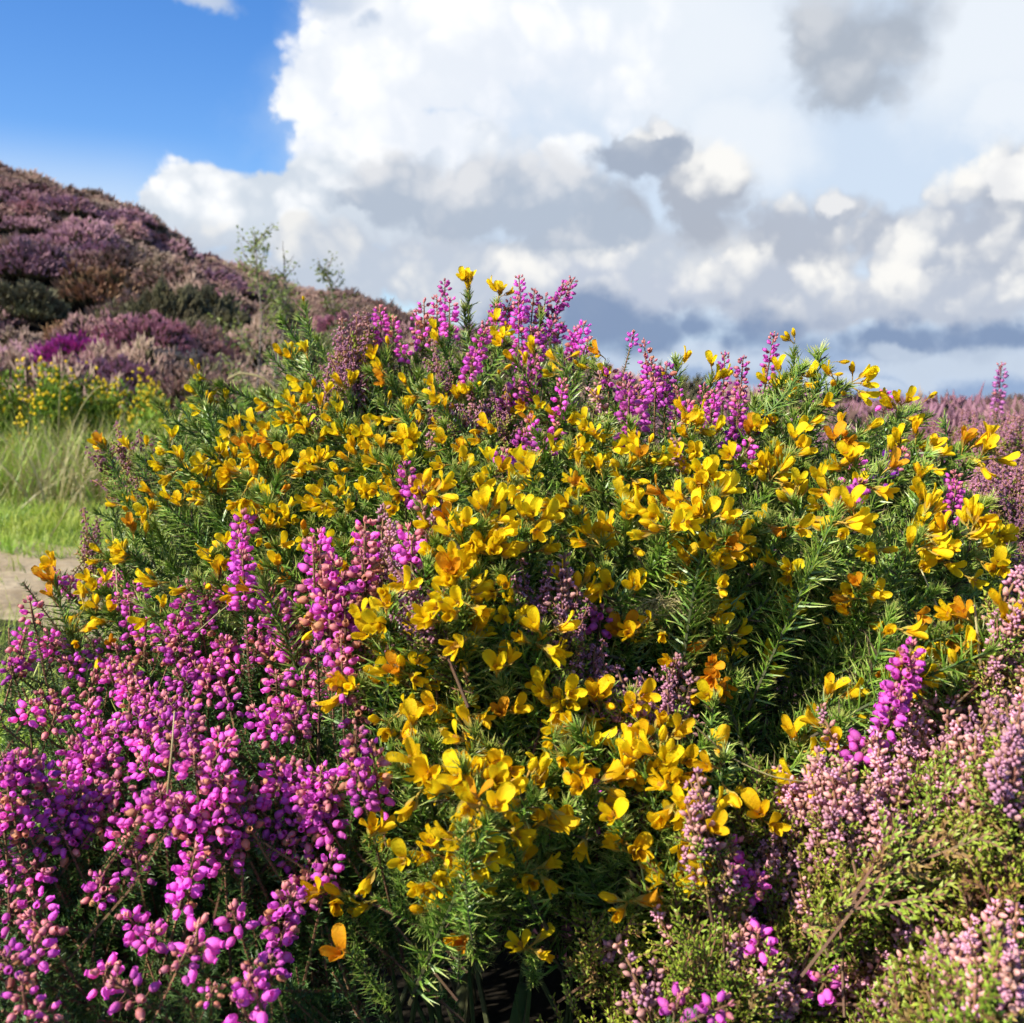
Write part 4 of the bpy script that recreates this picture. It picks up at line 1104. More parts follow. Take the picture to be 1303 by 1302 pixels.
# single stalks
def stalk(label, pts, r0, head=False):
    P = [at(*p) for p in pts]
    b = P[0].copy()
    mb = MB()
    Q = []
    for i in range(len(P) - 1):
        for k in range(5):
            Q.append(P[i].lerp(P[i + 1], k / 5) - b)
    Q.append(P[-1] - b)
    # smooth
    for it in range(2):
        Q = [Q[0]] + [(Q[i - 1] + Q[i] * 2 + Q[i + 1]) / 4 for i in range(1, len(Q) - 1)] + [Q[-1]]
    n = len(Q)
    mb.tube(Q, [r0 * (1 - .5 * i / n) for i in range(n)], 0, 5)
    root = thing('grass_stalk', label, 'grass stalk', b, 'single dry grass stalks')
    o = link('stem', mesh_from(mb.arr(), [M['straw']], 'stalk', True), root)
    if head:
        mh = MB(); e = Q[-1]; d = (Q[-1] - Q[-3]).normalized(); s = (Q[-1] - Q[-2]).length
        for k in range(26):
            mh.spindle(e + d * (s * (k / 26 - .5) * 1.6), d + Vector((R.gauss(0, .35), R.gauss(0, .35), R.gauss(0, .35))), s * .45, s * .05, 0, 4)
        link('seed_head', mesh_from(mh.arr(), [M['straw']], 'seed_head'), root)
    return root


stalk('pale straight straw crossing the dark gap in the right gorse', [(1222, 850, .60), (1196, 780, .60), (1172, 725, .61)], .0008)
stalk('thin white stem arching from the gorse to the pink ling', [(885, 925, .50), (930, 965, .50), (985, 990, .49), (1050, 998, .49), (1080, 996, .49)], .0005)
stalk('green grass blade standing in front of the yellow flowers near the right edge', [(1248, 845, .52), (1243, 800, .52), (1240, 770, .53)], .0010)
stalk('straw curving round the dry wisp in the gorse', [(862, 850, .60), (850, 815, .60), (855, 790, .60), (875, 782, .60)], .0006)
stalk('upright brown stalk in the middle of the magenta heather bed', [(213, 1010, .50), (219, 950, .50), (222, 905, .51)], .0006)
stalk('tall dry stalk rising among the yellow flowers by the path', [(152, 815, .80), (150, 760, .80), (146, 700, .82), (142, 672, .82)], .0008)
stalk('thin straw leaning right above the heather bed', [(250, 805, .66), (280, 778, .66), (315, 752, .67)], .0005)
stalk('tall arching grass stalk in front of the magenta hill heather', [(74, 560, 6.8), (76, 500, 6.8), (82, 470, 6.8), (90, 452, 6.8)], .004, True)
stalk('grass stalk with a pale seed head leaning over the far gorse', [(85, 560, 6.5), (105, 515, 6.5), (122, 494, 6.5), (131, 491, 6.5)], .004, True)
stalk('two-tone dry grass stalk bent over the small bracken patch', [(355, 500, 4.0), (335, 480, 4.0), (305, 474, 4.0), (290, 482, 4.0)], .006)
stalk('pale stalk leaning right across the turf beside the gorse', [(60, 690, 4.6), (100, 625, 4.6), (150, 555, 4.6)], .003)
stalk('green upright stalk between the far bracken and the near gorse', [(218, 575, 2.6), (224, 545, 2.6), (232, 522, 2.6)], .004)

# wisp of dead grass caught in the gorse
b = at(850, 775, .59)
wr = thing('dry_wisp', 'tuft of pale dead grass caught in the middle of the gorse', 'dry grass', b)
mb = MB()
for k in range(130):
    p = Vector((R.gauss(0, .008), R.gauss(0, .005), R.gauss(0, .003)))
    d = Vector((R.gauss(-.6, .6), R.gauss(-.3, .35), R.gauss(.05, .28)))
    q = p + d.normalized() * R.uniform(.005, .017)
    mid = (p + q) / 2 + Vector((R.gauss(0, .003), R.gauss(0, .003), R.gauss(.002, .003)))
    mb.tube([p, mid, q], [.00028, .00026, .0001], 0, 3)
link('fibres', mesh_from(mb.arr(), [M['straw']], 'wisp'), wr)

# ------------------------------------------------------------------ hill heather
MD_M = [M['moundleaf'], M['moundtip'], M['hstem']]


def mound(seed, n, rad, hgt, s=1.0, tipr=.92):
    """dome of upright heather sprigs: dark foliage below, bloom at the tip"""
    r = random.Random(seed); mb = MB()
    for k in range(n):
        u = r.random() ** .55; an = r.uniform(0, 6.28)
        x = math.cos(an) * u * rad; y = math.sin(an) * u * rad
        lump = 1 + .22 * math.sin(an * 3 + seed) * u + .18 * math.sin(x / rad * 7 + seed) * math.cos(y / rad * 6)
        z = hgt * math.sqrt(max(0, 1 - u * u * .96)) * lump + (r.uniform(-.3, .05) + .16 * math.sin(x * 21 + seed) * math.sin(y * 19 + 2 * seed)) * hgt
        d = Vector((x / rad * .9 + r.gauss(0, .3), y / rad * .9 + r.gauss(0, .3), 1.0)).normalized()
        L = r.uniform(.06, .15) * s * (1.5 if r.random() < .12 else 1)
        p = Vector((x, y, max(.02, z - L * .5)))
        mb.spindle(p - d * L * .35, d, L * .9, .013 * s, 0, 3, .55)
        if r.random() < tipr:
            for q in range(2):
                dd = (d + Vector((r.gauss(0, .3), r.gauss(0, .3), 0))).normalized()
                mb.spindle(p + d * L * .25, dd, L * r.uniform(.5, .9), .0105 * s, 1, 3, .45)
    for k in range(12):
        an = r.uniform(0, 6.28)
        mb.spine((math.cos(an) * rad * .2, math.sin(an) * rad * .2, 0), (math.cos(an) * .7, math.sin(an) * .7, 1), hgt * 1.0, .008, 2, 3)
    return mb.arr()


MOUNDS = [mound(600 + k, 1500, .52, R.uniform(.36, .46)) for k in range(4)]
MOUND_ME = [mesh_from(a, MD_M, 'heather_mound') for a in MOUNDS]
LOWM = [mound(640 + k, 760, .55, .36, 1.15) for k in range(5)]


def hill_point(x, y, dmin=9.3, dmax=27):
    """first ground point along the pixel's ray"""
    d = dmin
    while d < dmax:
        p = at(x, y, d)
        if p.z <= hz1(p.x, p.y) + .25: return Vector((p.x, p.y, hz1(p.x, p.y)))
        d += .08
    return None


HG = 'heather mounds on the hill'
COLS = {'brown': (.54, .36, .27), 'rose': (.64, .37, .34), 'mauve': (.54, .30, .35), 'orange': (.56, .31, .17), 'olive': (.20, .18, .09),
        'beige': (.50, .36, .27), 'mag': (.62, .09, .40), 'pink': (.64, .29, .35), 'grey': (.38, .33, .26)}
HILL = [
    (98, 452, 1.05, 'mag', 'vivid magenta heather mound behind the tall grass stalk'),
    (95, 425, .9, 'orange', 'orange-topped heather mound just above the vivid magenta one'),
    (125, 372, 1.35, 'orange', 'wide rusty orange heather mound halfway up the hill'),
    (185, 435, 1.1, 'pink', 'bright pink heather mound right of the magenta one'),
    (222, 462, .9, 'grey', 'grey-beige heather mound in front of the sapling'),
    (268, 390, 1.0, 'pink', 'rosy heather mound left of the birch sapling on mid slope'),
    (252, 432, .95, 'rose', 'brownish pink heather mound beside the sapling trunk'),
    (262, 466, .8, 'rose', 'dull rose heather mound at the foot of the sapling'),
    (432, 412, 1.0, 'pink', 'pink heather mound right of the greener sapling near the ridge'),
    (40, 338, 1.25, 'mauve', 'lilac heather mound high on the left edge of the hill'),
    (18, 440, 1.05, 'beige', 'beige heather mound at the lower left edge of the hill'),
    (30, 385, 1.1, 'olive', 'dark olive heather mound at the left edge in mid slope'),
    (150, 335, 1.1, 'brown', 'grey-brown heather mound below the dark shoulder'),
    (215, 350, 1.1, 'brown', 'brown heather mound right of the rusty one under the dark shoulder'),
    (110, 300, 1.2, 'mauve', 'mauve heather mound beneath the rounded top of the hill'),
    (160, 290, .8, 'rose', 'rose-brown heather mound on the rounded shoulder'),
    (40, 262, .8, 'rose', 'reddish heather mound on the top left of the ridge'),
    (290, 350, .7, 'olive', 'olive heather mound on the ridge left of the sapling'),
    (345, 400, 1.0, 'olive', 'yellow-brown low shrub behind the sapling trunk'),
    (140, 478, .9, 'mauve', 'dark mauve heather mound behind the far yellow gorse'),
    (60, 478, .8, 'brown', 'dark brown heather mound above the far gorse at the left'),
    (38, 492, .45, 'beige', 'small pale pinkish seed-headed tuft on top of the far gorse'),
    (470, 402, .7, 'brown', 'brown heather mound low on the ridge by the crest of the gorse'),
    (390, 375, .6, 'brown', 'dark heather mound on the ridge between the two saplings'),
]
used = []
for i, (x, y, s, c, lab) in enumerate(HILL):
    p = hill_point(x, y)
    if p is None: continue
    root = thing('heather_mound', lab, 'heather', p, HG)
    col = COLS[c]
    v = R.uniform(.92, 1.1)
    o = link('bloom', MOUND_ME[i % 4], root, Matrix.Translation(p - Vector((0, 0, .05))) @ Matrix.Rotation(R.uniform(0, 6), 4, 'Z') @ Matrix.Scale(s, 4))
    o.name = 'sprigs'
    o.color = (col[0] * v, col[1] * v, col[2] * v, 1)
    used.append((p.x, p.y, s * .45))
# the rest of the hill reads as one cover; a few tinted sheets of it
cov = {c: [] for c in ('brown', 'rose', 'mauve', 'olive', 'beige')}
rr = random.Random(21)
tot = 0
yy = 9.6
while yy < 29:
    step = (.58 if yy < 16 else .40) + .02 * (yy - 9)
    xx = -.74 * yy - 1.5
    while xx < .42 * yy:
        x = xx + rr.uniform(-.25, .25); y = yy + rr.uniform(-.25, .25)
        xx += step * 1.15
        z = hz1(x, y)
        if z < .12: continue
        if any((x - a) ** 2 + (y - b) ** 2 < (r_ * .75) ** 2 for a, b, r_ in used): continue
        nv = 1.1 * math.sin(x * .8 + 1) + 1.1 * math.sin(y * .9 + x * .4) + rr.gauss(0, .6)
        c = 'olive' if nv < -.75 and y < 19 else 'brown' if nv < .35 else 'rose' if nv < 1.3 else 'mauve' if nv < 1.9 else 'beige'  # olive patches paint in hill shadow as well as heather without bloom
        s = rr.uniform(.6, 1.2) * (1 if y < 16 else .9)
        cov[c].append((LOWM[rr.randrange(5)], Matrix.Translation((x, y, z - .1)) @ Matrix.Rotation(rr.uniform(0, 6.28), 4, 'Z') @ Matrix.Diagonal((s, s, s * rr.uniform(.8, 1.6 if y < 16 else 1.0), 1))))
        tot += 1
    yy += step
print('hill cover mounds', tot)
CT = {'brown': 'brown faded', 'rose': 'rose-brown', 'mauve': 'dusky mauve', 'olive': 'dark olive out-of-flower, shadow-toned', 'beige': 'pale beige seeding'}
for c, it in cov.items():
    if not it: continue
    o = link('heather_cover', bake(it, MD_M, 'heather_cover'))
    o.color = (*COLS[c], 1)
    tag(o, CT[c] + ' heather covering the slopes of the hill', 'heather', kind='stuff')

# moor on the right: low cover out to the horizon
items = []
for k in range(620):
    y = 2.3 + 12 * rr.random() ** 1.6
    x = y * rr.uniform(.14, .72)
    s = rr.uniform(.26, .46) * (1 + .06 * y)
    items.append((LOWM[rr.randrange(5)], Matrix.Translation((x, y, (.30 + .05 * math.sin(x * 3.1 + y) + rr.uniform(-.05, .10)) - .006 * y)) @ Matrix.Rotation(rr.uniform(0, 6.28), 4, 'Z') @ Matrix.Diagonal((s, s, s * 1.1, 1))))
for k in range(260):
    y = rr.uniform(13, 60); x = y * rr.uniform(-.1, .8)
    if hz1(x, y) > .6: continue
    s = rr.uniform(1.2, 2.2)
    items.append((LOWM[rr.randrange(5)], Matrix.Translation((x, y, hz1(x, y) - .25)) @ Matrix.Rotation(rr.uniform(0, 6.28), 4, 'Z') @ Matrix.Diagonal((s, s, s * .9, 1))))
half = [[], []]
for it in items:
    px_, py_ = it[1].translation.x, it[1].translation.y
    half[1 if math.sin(px_ * 2.9 + 1) + math.sin(py_ * 2.1 + px_) + rr.gauss(0, .5) > .5 else 0].append(it)
for it, cl, lab in ((half[0], (.36, .18, .22, 1), 'dusty pink heather moor running to the horizon on the right'),
                    (half[1], (.27, .17, .13, 1), 'brown faded heather in patches across the moor on the right')):
    o = link('moor_heather', bake(it, MD_M, 'moor_heather'))
    o.color = cl
    tag(o, lab, 'heather', kind='stuff')
# understory below the bank and around the thicket, just outside the picture too
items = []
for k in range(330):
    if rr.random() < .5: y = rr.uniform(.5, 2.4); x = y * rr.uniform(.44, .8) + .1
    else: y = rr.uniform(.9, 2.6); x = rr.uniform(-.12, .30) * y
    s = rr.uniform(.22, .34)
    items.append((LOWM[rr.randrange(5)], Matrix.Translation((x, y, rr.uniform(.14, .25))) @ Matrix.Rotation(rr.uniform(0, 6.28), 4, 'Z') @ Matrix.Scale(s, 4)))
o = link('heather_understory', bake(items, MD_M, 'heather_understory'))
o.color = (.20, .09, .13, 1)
tag(o, 'dark heather undergrowth behind and beneath the flowering thicket', 'heather', kind='stuff')

# ------------------------------------------------------------------ far gorse, bracken and saplings
def far_shrub(name, label, cat, p, rad, hgt, leafm, bloomm, nl, nb, lw, group):
    root = thing(name, label, cat, p, group)
    mb = MB(); mf = MB(); r = random.Random(int(abs(p.x) * 1000) + nl)
    for k in range(int(nl * 1.7)):
        u = r.random() ** .5; an = r.uniform(0, 6.28)
        x = math.cos(an) * u * rad; y = math.sin(an) * u * rad
        z = hgt * math.sqrt(1 - u * u * .95) * (1 + .2 * math.sin(an * 2.3 + x * 5)) * r.uniform(.35, 1.0) ** .5
        d = Vector((x / rad * .7 + r.gauss(0, .45), y / rad * .7 + r.gauss(0, .45), r.uniform(.3, 1)))
        mb.spindle((x, y, max(0, z - .08)), d, r.uniform(.04, .09), lw * .8, 0, 3, .4)
    for k in range(int(nb * 1.15)):
        u = r.random() ** .5; an = r.uniform(0, 6.28)
        x = math.cos(an) * u * rad; y = math.sin(an) * u * rad
        if math.sin(x * 9 + 1) + math.cos(y * 8 + x * 6) < -.1: continue
        z = hgt * math.sqrt(1 - u * u * .95) * (1 + .2 * math.sin(an * 2.3 + x * 5)) * r.uniform(.8, 1.03)
        mf.spindle((x, y, z), (r.gauss(0, .6), r.gauss(0, .6), 1), r.uniform(.025, .045), .014, 0, 4, .5)
    mw = Matrix.Translation(p)
    link('foliage', mesh_from(mb.arr(), [leafm], 'far_foliage'), root, mw)
    if nb: link('flowers', mesh_from(mf.arr(), [bloomm], 'far_flowers'), root, mw)['kind'] = 'stuff'
    return root


def gp(x, d):
    q = at(x, 515, d)
    return Vector((q.x, q.y, hz1(q.x, q.y)))


FGp = 'distant gorse bushes beyond the turf'
far_shrub('gorse_bush', 'distant gorse bush with lemon flowers at the far left edge', 'gorse', gp(45, 8.0), .50, .86, M['bracken'], M['farpetal'], 2200, 420, .012, FGp)
far_shrub('gorse_bush', 'distant yellow gorse bush straight behind the leaning seed head', 'gorse', gp(168, 8.3), .42, .74, M['bracken'], M['farpetal'], 1700, 520, .012, FGp)
far_shrub('gorse_bush', 'low distant gorse bush between the two taller yellow ones', 'gorse', gp(105, 8.4), .46, .78, M['bracken'], M['farpetal'], 1700, 420, .012, FGp)
far_shrub('gorse_bush', 'distant gorse bush cut by the left edge behind long grass', 'gorse', gp(-30, 7.8), .45, .7, M['bracken'], M['farpetal'], 1500, 260, .012, FGp)
far_shrub('gorse_bush', 'small distant gorse bush with yellow tops just left of the near gorse', 'gorse', gp(225, 7.8), .45, .60, M['bracken'], M['farpetal'], 1600, 380, .012, FGp)
far_shrub('bracken_patch', 'bright green bracken patch behind the left gorse flank', 'bracken', gp(262, 7.2), .5, .55, M['bracken'], None, 2400, 0, .014, None)
far_shrub('bracken_patch', 'green bracken patch under the birch sapling behind the crest', 'bracken', gp(335, 7.6), .55, .68, M['bracken'], None, 2200, 0, .014, None)
far_shrub('bracken_patch', 'shaded bracken patch low between the turf and the far gorse', 'bracken', gp(140, 7.2), .5, .42, M['bracken'], None, 1600, 0, .014, None)


def sapling(label, base, top, dist, seed, nleaf, crown_lo, leafm, spreadx):
    r = random.Random(seed)
    p0 = gp(base[0], dist)
    tip = at(top[0], top[1], dist) - p0
    root = thing('birch_sapling', label, 'tree', p0, 'birch saplings at the foot of the hill')
    mt = MB(); mbx = MB(); ml = MB()
    trunk = [Vector((0, 0, -.05)), tip * .3 + Vector((r.gauss(0, .04), 0, 0)), tip * .65 + Vector((r.gauss(0, .05), 0, 0)), tip]
    def tp(u):
        i = min(2, int(u * 3)); return trunk[i].lerp(trunk[i + 1], u * 3 - i)
    mt.tube([tp(k / 9) for k in range(10)], [.014 * (1 - .85 * k / 9) for k in range(10)], 0, 6)
    for k in range(30):
        u = r.uniform(crown_lo, .97)
        p = tp(u); an = r.uniform(0, 6.28)
        L = spreadx * (1.15 - u) * r.uniform(.6, 1.2) + .08
        d = Vector((math.cos(an), math.sin(an), r.uniform(.5, 1.3))).normalized()
        q = p + d * L * .6; e = q + (d + Vector((r.gauss(0, .3), r.gauss(0, .3), r.uniform(-.2, .4)))).normalized() * L * .5
        mbx.tube([p, q, e], [.006, .004, .0015], 0, 4)
        for j in range(int(nleaf * L)):
            f = r.uniform(.15, 1)
            c = p.lerp(q, f / .55) if f < .55 else q.lerp(e, (f - .55) / .45)
            dl = Vector((r.gauss(0, 1), r.gauss(0, 1), r.gauss(-.3, .7))).normalized()
            w = dl.orthogonal().normalized()
            c = c + dl * r.uniform(.01, .05)
            s = r.uniform(.02, .034)
            ml.petal(c, dl, w, s, s * .8, .3, r.uniform(-.4, .6), 0, 4, 3)
    mw = Matrix.Translation(p0)
    link('trunk', mesh_from(mt.arr(), [M['birchbark']], 'trunk', True), root, mw)
    cr = link('crown', mesh_from(ml.arr(), [leafm], 'crown'), root, mw)
    link('branches', mesh_from(mbx.arr(), [M['birchbark']], 'branches', True), root, mw)
    return root


sapling('thin birch sapling with a pale trunk, its twigs above the ridge', (326, 480), (322, 296), 9.0, 3, 90, .22, M['birchleaf'], .75)
sapling('smaller greener birch sapling right of the pale-trunked one', (398, 480), (416, 330), 9.0, 8, 110, .15, M['birchleaf'], .45)
sapling('slender leaning birch sapling close beside the pale-trunked one', (340, 480), (360, 306), 9.2, 13, 26, .3, M['birchleaf'], .35)

# ------------------------------------------------------------------ sun
EXPOSURE = .72
SKY_K = .12
SUN_EL = math.radians(38)
SUN_AZ = math.radians(-120)          # azimuth from +Y towards +X : behind the camera, to the left
sd = Vector((math.sin(SUN_AZ) * math.cos(SUN_EL), math.cos(SUN_AZ) * math.cos(SUN_EL), math.sin(SUN_EL)))
ld = bpy.data.lights.new('sun', 'SUN')
ld.energy = 4.8
ld.angle = math.radians(.53)
ld.color = (1, .95, .86)
lo = bpy.data.objects.new('sun', ld)
C.objects.link(lo)
lo.rotation_euler = (-sd).to_track_quat('-Z', 'Y').to_euler()
lo.location = sd * 50

# ------------------------------------------------------------------ sky with clouds (by compass direction and elevation)
w = bpy.data.worlds.new('World')
bpy.context.scene.world = w
w.use_nodes = True
nt = w.node_tree
nt.nodes.clear()
N = nt.nodes; Lk = nt.links
out = N.new('ShaderNodeOutputWorld'); bg = N.new('ShaderNodeBackground')
bg.inputs['Strength'].default_value = SKY_K
Lk.new(bg.outputs[0], out.inputs['Surface'])
sky = N.new('ShaderNodeTexSky'); sky.sky_type = 'NISHITA'; sky.sun_disc = False
sky.sun_elevation = SUN_EL
sky.sun_rotation = SUN_AZ
sky.air_density = 1.0; sky.dust_density = .6; sky.ozone_density = 2.0
tc = N.new('ShaderNodeTexCoord')


def sock(v, node, i):
    if isinstance(v, (int, float)): node.inputs[i].default_value = v
    elif isinstance(v, (tuple, list)): node.inputs[i].default_value = v
    else: Lk.new(v, node.inputs[i])


def mth(op, a, b=0., c=0., clamp=False):
    n = N.new('ShaderNodeMath'); n.operation = op; n.use_clamp = clamp
    sock(a, n, 0); sock(b, n, 1); sock(c, n, 2)
    return n.outputs[0]


def vmth(op, a, b=None, c=None):
    n = N.new('ShaderNodeVectorMath'); n.operation = op
    sock(a, n, 0)
    if b is not None: sock(b, n, 1)
    if c is not None: sock(c, n, 2)
    return n.outputs['Value'] if op in ('LENGTH', 'DOT_PRODUCT') else n.outputs['Vector']


def mixc(f, a, b):
    n = N.new('ShaderNodeMix'); n.data_type = 'RGBA'; n.clamp_factor = True
    sock(f, n, 0)
    for v, k in ((a, 'A'), (b, 'B')):
        if isinstance(v, tuple): n.inputs[k].default_value = (*v, 1) if len(v) == 3 else v
        else: Lk.new(v, n.inputs[k])
    return n.outputs['Result']


def smooth(v, a, b):
    n = N.new('ShaderNodeMapRange'); n.interpolation_type = 'SMOOTHSTEP'
    sock(v, n, 0); n.inputs['From Min'].default_value = a; n.inputs['From Max'].default_value = b
    return n.outputs[0]


def noise(vec, sc, det=6, rough=.55, off=(0, 0, 0)):
    n = N.new('ShaderNodeTexNoise'); n.inputs['Scale'].default_value = sc; n.inputs['Detail'].default_value = det; n.inputs['Roughness'].default_value = rough
    Lk.new(vmth('ADD', vec, off), n.inputs['Vector'])
    return n


dirv = vmth('NORMALIZE', tc.outputs['Generated'])
sx = N.new('ShaderNodeSeparateXYZ'); Lk.new(dirv, sx.inputs[0])
az = mth('ARCTAN2', sx.outputs[0], sx.outputs[1])
el = mth('ARCSINE', sx.outputs[2])
cb = N.new('ShaderNodeCombineXYZ'); Lk.new(az, cb.inputs[0]); Lk.new(el, cb.inputs[1])
AE = cb.outputs[0]
n1 = noise(dirv, 5.0, 6, .56)
n2 = noise(dirv, 15, 5, .62, (3, 1, 7))
w1 = vmth('SUBTRACT', n1.outputs['Color'], (.5, .5, .5)); w2 = vmth('SUBTRACT', n2.outputs['Color'], (.5, .5, .5))
P1 = vmth('ADD', AE, vmth('ADD', vmth('MULTIPLY', w1, (.14, .09, 0)), vmth('MULTIPLY', w2, (.06, .05, 0))))
P2 = vmth('ADD', AE, vmth('ADD', vmth('MULTIPLY', w1, (.05, .035, 0)), vmth('MULTIPLY', w2, (.055, .045, 0))))


def billow(sc, off, det=2):
    vo = N.new('ShaderNodeTexVoronoi'); vo.feature = 'F1'; vo.inputs['Scale'].default_value = sc
    vo.inputs['Detail'].default_value = det; vo.inputs['Roughness'].default_value = .5; vo.inputs['Lacunarity'].default_value = 2.3
    Lk.new(vmth('ADD', vmth('ADD', dirv, off), vmth('ADD', vmth('MULTIPLY', w1, (.07, .07, .07)), vmth('MULTIPLY', w2, (.03, .03, .03)))), vo.inputs['Vector'])
    return mth('SUBTRACT', .42, vo.outputs['Distance'])


puff = billow(14, (0, 0, 0))
# the same billows looked up a little nearer the sun: their difference lights one side of every puff
puff_l = billow(14, (-.014, 0, .03))
rim = mth('SUBTRACT', puff, puff_l)
fine = mth('SUBTRACT', n2.outputs['Fac'], .5)
broad = mth('SUBTRACT', n1.outputs['Fac'], .5)


def ae(px, py):
    r_ = ray(px, py).normalized()
    return math.atan2(r_.x, r_.y), math.asin(r_.z)


def blob(P, lst):
    res = None
    for (x, y, a, b) in lst:
        ca, ce = ae(x, y)
        ra, rb = a / F, b / F
        q = vmth('MULTIPLY_ADD', P, (1 / ra, 1 / rb, 0), (-ca / ra, -ce / rb, 0))
        d = mth('SUBTRACT', 1.0, vmth('LENGTH', q))
        res = d if res is None else mth('MAXIMUM', res, d)
    return res


S = 1.0 / (SKY_K * 2 ** EXPOSURE)
K = lambda r, g, b, k=1.0: (r * S * k, g * S * k, b * S * k)
hsv = N.new('ShaderNodeHueSaturation'); hsv.inputs['Saturation'].default_value = 1.38; hsv.inputs['Value'].default_value = 1.02; hsv.inputs['Hue'].default_value = .512
Lk.new(sky.outputs[0], hsv.inputs['Color'])
col = hsv.outputs['Color']
# broken cloud added for ambient light, unseen behind and beside the viewer
rest = smooth(mth('ADD', n1.outputs['Fac'], mth('MULTIPLY', fine, .3)), .50, .66)
behind = smooth(mth('ABSOLUTE', az), .75, 1.1)
col = mixc(mth('MULTIPLY', mth('MULTIPLY', rest, behind), .7), col, K(.38, .40, .44))
# thin haze low on the left
hz_ = mth('MULTIPLY', mth('SUBTRACT', 1.0, smooth(el, ae(100, 270)[1], ae(100, 150)[1])), mth('SUBTRACT', 1.0, smooth(az, -.36, -.22)))
col = mixc(mth('MULTIPLY', hz_, .6), col, K(.74, .85, .96))
# pale veil over the right two thirds
veil = smooth(mth('ADD', blob(P1, [(1000, 120, 640, 420), (1500, 200, 700, 500)]), mth('MULTIPLY', broad, .4)), -.05, .40)
col = mixc(mth('MULTIPLY', veil, .96), col, K(.66, .77, .91))
vb = smooth(mth('ADD', blob(P1, [(1260, 40, 130, 150), (1270, 150, 80, 60), (850, 50, 230, 150), (940, 165, 120, 70)]), mth('MULTIPLY', broad, .8)), -.1, .7)
col = mixc(mth('MULTIPLY', vb, .85), col, K(.88, .93, .99))
# blue-grey distance below the clouds on the right
lowm = mth('MULTIPLY', mth('SUBTRACT', 1.0, smooth(el, ae(651, 470)[1], ae(651, 400)[1])), smooth(az, -.14, .0))
col = mixc(lowm, col, K(.32, .44, .66))
pat = smooth(mth('ADD', blob(P2, [(1230, 462, 150, 26), (870, 455, 150, 22), (1140, 440, 70, 14), (1050, 490, 120, 14)]), mth('MULTIPLY', fine, .8)), -.2, .5)
col = mixc(mth('MULTIPLY', pat, .9), col, K(.62, .72, .86))


def cloud(col, lst, bright, dark, soft=.35, pa=.8, fa=.5, rimk=3.0, op=1.0, P=None, base=.5, grad=.6, bk=.8, lo=0.):
    """puffy cloud: billows lit on the sunward side, underside darker; soft = width of the edge"""
    P = P if P is not None else P2
    d = blob(P, lst)
    d = mth('ADD', d, mth('ADD', mth('MULTIPLY', puff, pa), mth('MULTIPLY', fine, fa)))
    m = smooth(d, lo, lo + soft * .95 + .05)
    W = sum(a * b for x, y, a, b in lst)
    cy = sum(ae(x, y)[1] * a * b for x, y, a, b in lst) / W
    hh = sum(b * a * b for x, y, a, b in lst) / W / F
    v = mth('MULTIPLY_ADD', el, grad / (2 * hh), base - grad * cy / (2 * hh))
    v = mth('ADD', v, mth('ADD', mth('ADD', mth('ADD', mth('MULTIPLY', rim, rimk * .25), mth('MULTIPLY', puff, 1.5)), mth('MULTIPLY', fine, .7)), mth('MULTIPLY', broad, bk * .75)))
    v = smooth(v, -.55, 1.35)
    return mixc(mth('MULTIPLY', m, op), col, mixc(v, dark, bright))


# tower and shelf of the big white cumulus
col = cloud(col, [(500, 10, 150, 150), (455, 115, 140, 85), (540, 210, 190, 120), (560, 60, 200, 150)], K(1.10, 1.10, 1.10), K(.84, .89, .97), .16, .45, .35, 2.0, 1, P1, .9, .4)
col = cloud(col, [(720, 90, 300, 150), (640, 150, 200, 110)], K(1.08, 1.08, 1.09), K(.80, .86, .96), .9, .6, .6, 2.5, .95, P1, .75, .3, 1.2, -.1)
col = cloud(col, [(255, 262, 85, 66), (330, 265, 110, 62), (440, 270, 150, 85), (212, 268, 42, 48), (520, 280, 150, 70)], K(1.10, 1.10, 1.10), K(.66, .73, .82), .13, .40, .35, 3.5, 1, P2, .62, .7)
col = cloud(col, [(640, 195, 115, 62), (735, 210, 75, 50), (612, 165, 55, 32), (540, 215, 50, 40)], K(1.04, 1.05, 1.06), K(.70, .77, .87), .30, .7, .5, 4.0, .85, P2, .55, .5)
# light grey bank across the middle and left, down to the hill
col = cloud(col, [(620, 350, 360, 70), (430, 345, 150, 66), (860, 335, 260, 85), (400, 305, 60, 36), (300, 375, 170, 85)], K(.88, .88, .87), K(.56, .62, .72), .35, .5, .5, 4.5, .97, P2, .62, .9, 1.3, -.25)
# heaps of the right-hand bank, each with its lit top and grey foot, from far to near
for hp, dk in (([(1310, 262, 80, 95), (1270, 300, 70, 60)], .50), ([(1060, 262, 66, 44), (1010, 300, 110, 75), (1110, 290, 60, 50)], .52),
               ([(1185, 300, 110, 80), (1240, 330, 110, 66)], .55), ([(845, 180, 46, 46), (880, 250, 95, 90), (800, 270, 80, 60)], .48),
               ([(960, 365, 120, 62), (1060, 385, 130, 50)], .58), ([(1230, 385, 120, 50), (1130, 395, 110, 40)], .58), ([(720, 350, 150, 60), (830, 375, 110, 50)], .62)):
    col = cloud(col, hp, K(.98, .97, .94), K(dk * .90, dk * .99, dk * 1.17), .36, .6, .5, 5.0, .96, P2, .56, 1.5, 1.3, -.16)
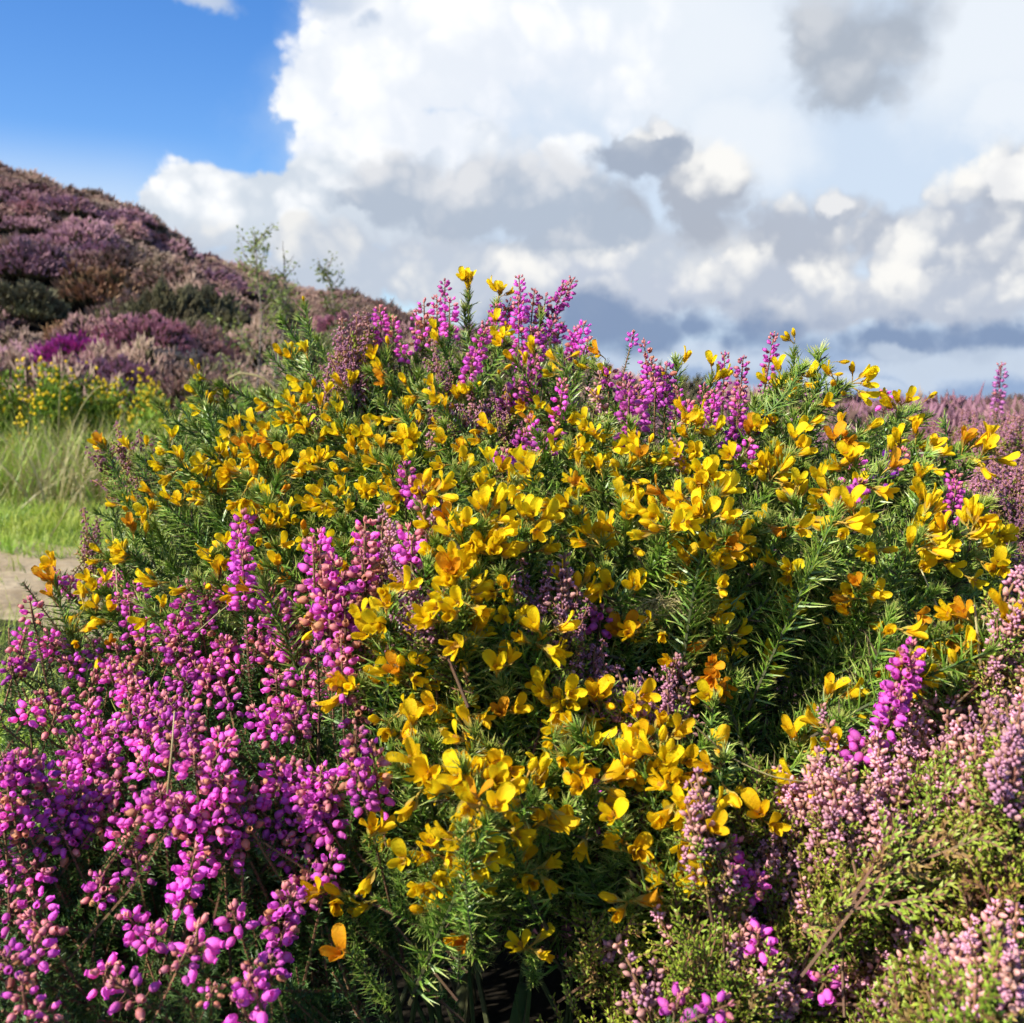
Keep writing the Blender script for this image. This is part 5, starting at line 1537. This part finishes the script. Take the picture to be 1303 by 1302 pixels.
# dark blue-grey base
col = mixc(mth('MULTIPLY', smooth(mth('ADD', blob(P2, [(880, 418, 280, 58), (1120, 436, 270, 36), (770, 405, 170, 54), (1290, 428, 110, 28)]), mth('ADD', mth('MULTIPLY', puff, .8), mth('ADD', mth('MULTIPLY', broad, 1.2), mth('MULTIPLY', fine, .7)))), -.2, .5), .95), col, K(.23, .32, .50))
pat = smooth(mth('ADD', blob(P2, [(1220, 462, 160, 24), (860, 462, 150, 18), (1150, 450, 60, 12)]), mth('ADD', mth('MULTIPLY', puff, .6), mth('MULTIPLY', fine, .8))), -.2, .5)
col = mixc(mth('MULTIPLY', pat, .8), col, K(.58, .67, .80))
# bright crowns
col = cloud(col, [(1058, 250, 46, 26), (1300, 228, 44, 36), (850, 165, 34, 30)], K(1.06, 1.05, 1.02), K(.84, .85, .87), .30, .6, .4, 3, 1, P2, .8, .6, .8, -.1)
# one long grey cloud in front, then the fragments
col = cloud(col, [(506, 250, 60, 44), (462, 264, 40, 16), (580, 268, 90, 40), (650, 252, 95, 50), (720, 268, 105, 48), (785, 290, 70, 28)], K(.76, .78, .82), K(.46, .53, .64), .48, .50, .55, 4.5, .95, P2, .52, 1.3, 1.2, -.42)
col = cloud(col, [(1085, 62, 105, 66), (1140, 45, 66, 54), (1030, 55, 54, 42), (1085, 112, 66, 26)], K(.62, .65, .70), K(.42, .47, .55), .85, .6, .9, 4, .92, P2, .58, 1.0, 1.5, -.46)
col = cloud(col, [(812, 203, 56, 26), (848, 190, 34, 20)], K(.64, .68, .74), K(.38, .44, .55), .30, .5, .45, 4, .95, P2, .45, 1, 1, -.34)
col = cloud(col, [(420, 10, 80, 30), (270, 6, 46, 20), (470, 36, 40, 16)], K(.74, .80, .88), K(.56, .65, .8), .6, .5, .6, 2, .85, P2)
Lk.new(col, bg.inputs['Color'])
w.cycles.sampling_method = 'MANUAL'
w.cycles.sample_map_resolution = 512

# ------------------------------------------------------------------ render settings
sc = bpy.context.scene
sc.view_settings.view_transform = 'Standard'
sc.view_settings.look = 'None'
sc.view_settings.gamma = 1
sc.view_settings.exposure = EXPOSURE
sc.view_settings.use_curve_mapping = False
sc.cycles.use_denoising = True
try: sc.cycles.denoiser = 'OPENIMAGEDENOISE'
except Exception: pass
sc.cycles.use_adaptive_sampling = True
sc.cycles.adaptive_threshold = .03
sc.cycles.adaptive_min_samples = 16
sc.cycles.max_bounces = 4
sc.cycles.diffuse_bounces = 3
sc.cycles.glossy_bounces = 2
sc.cycles.transmission_bounces = 4
sc.cycles.transparent_max_bounces = 4
sc.cycles.caustics_reflective = False
sc.cycles.caustics_refractive = False
print('gorse shoots per bush', count, 'objects', len(bpy.data.objects))
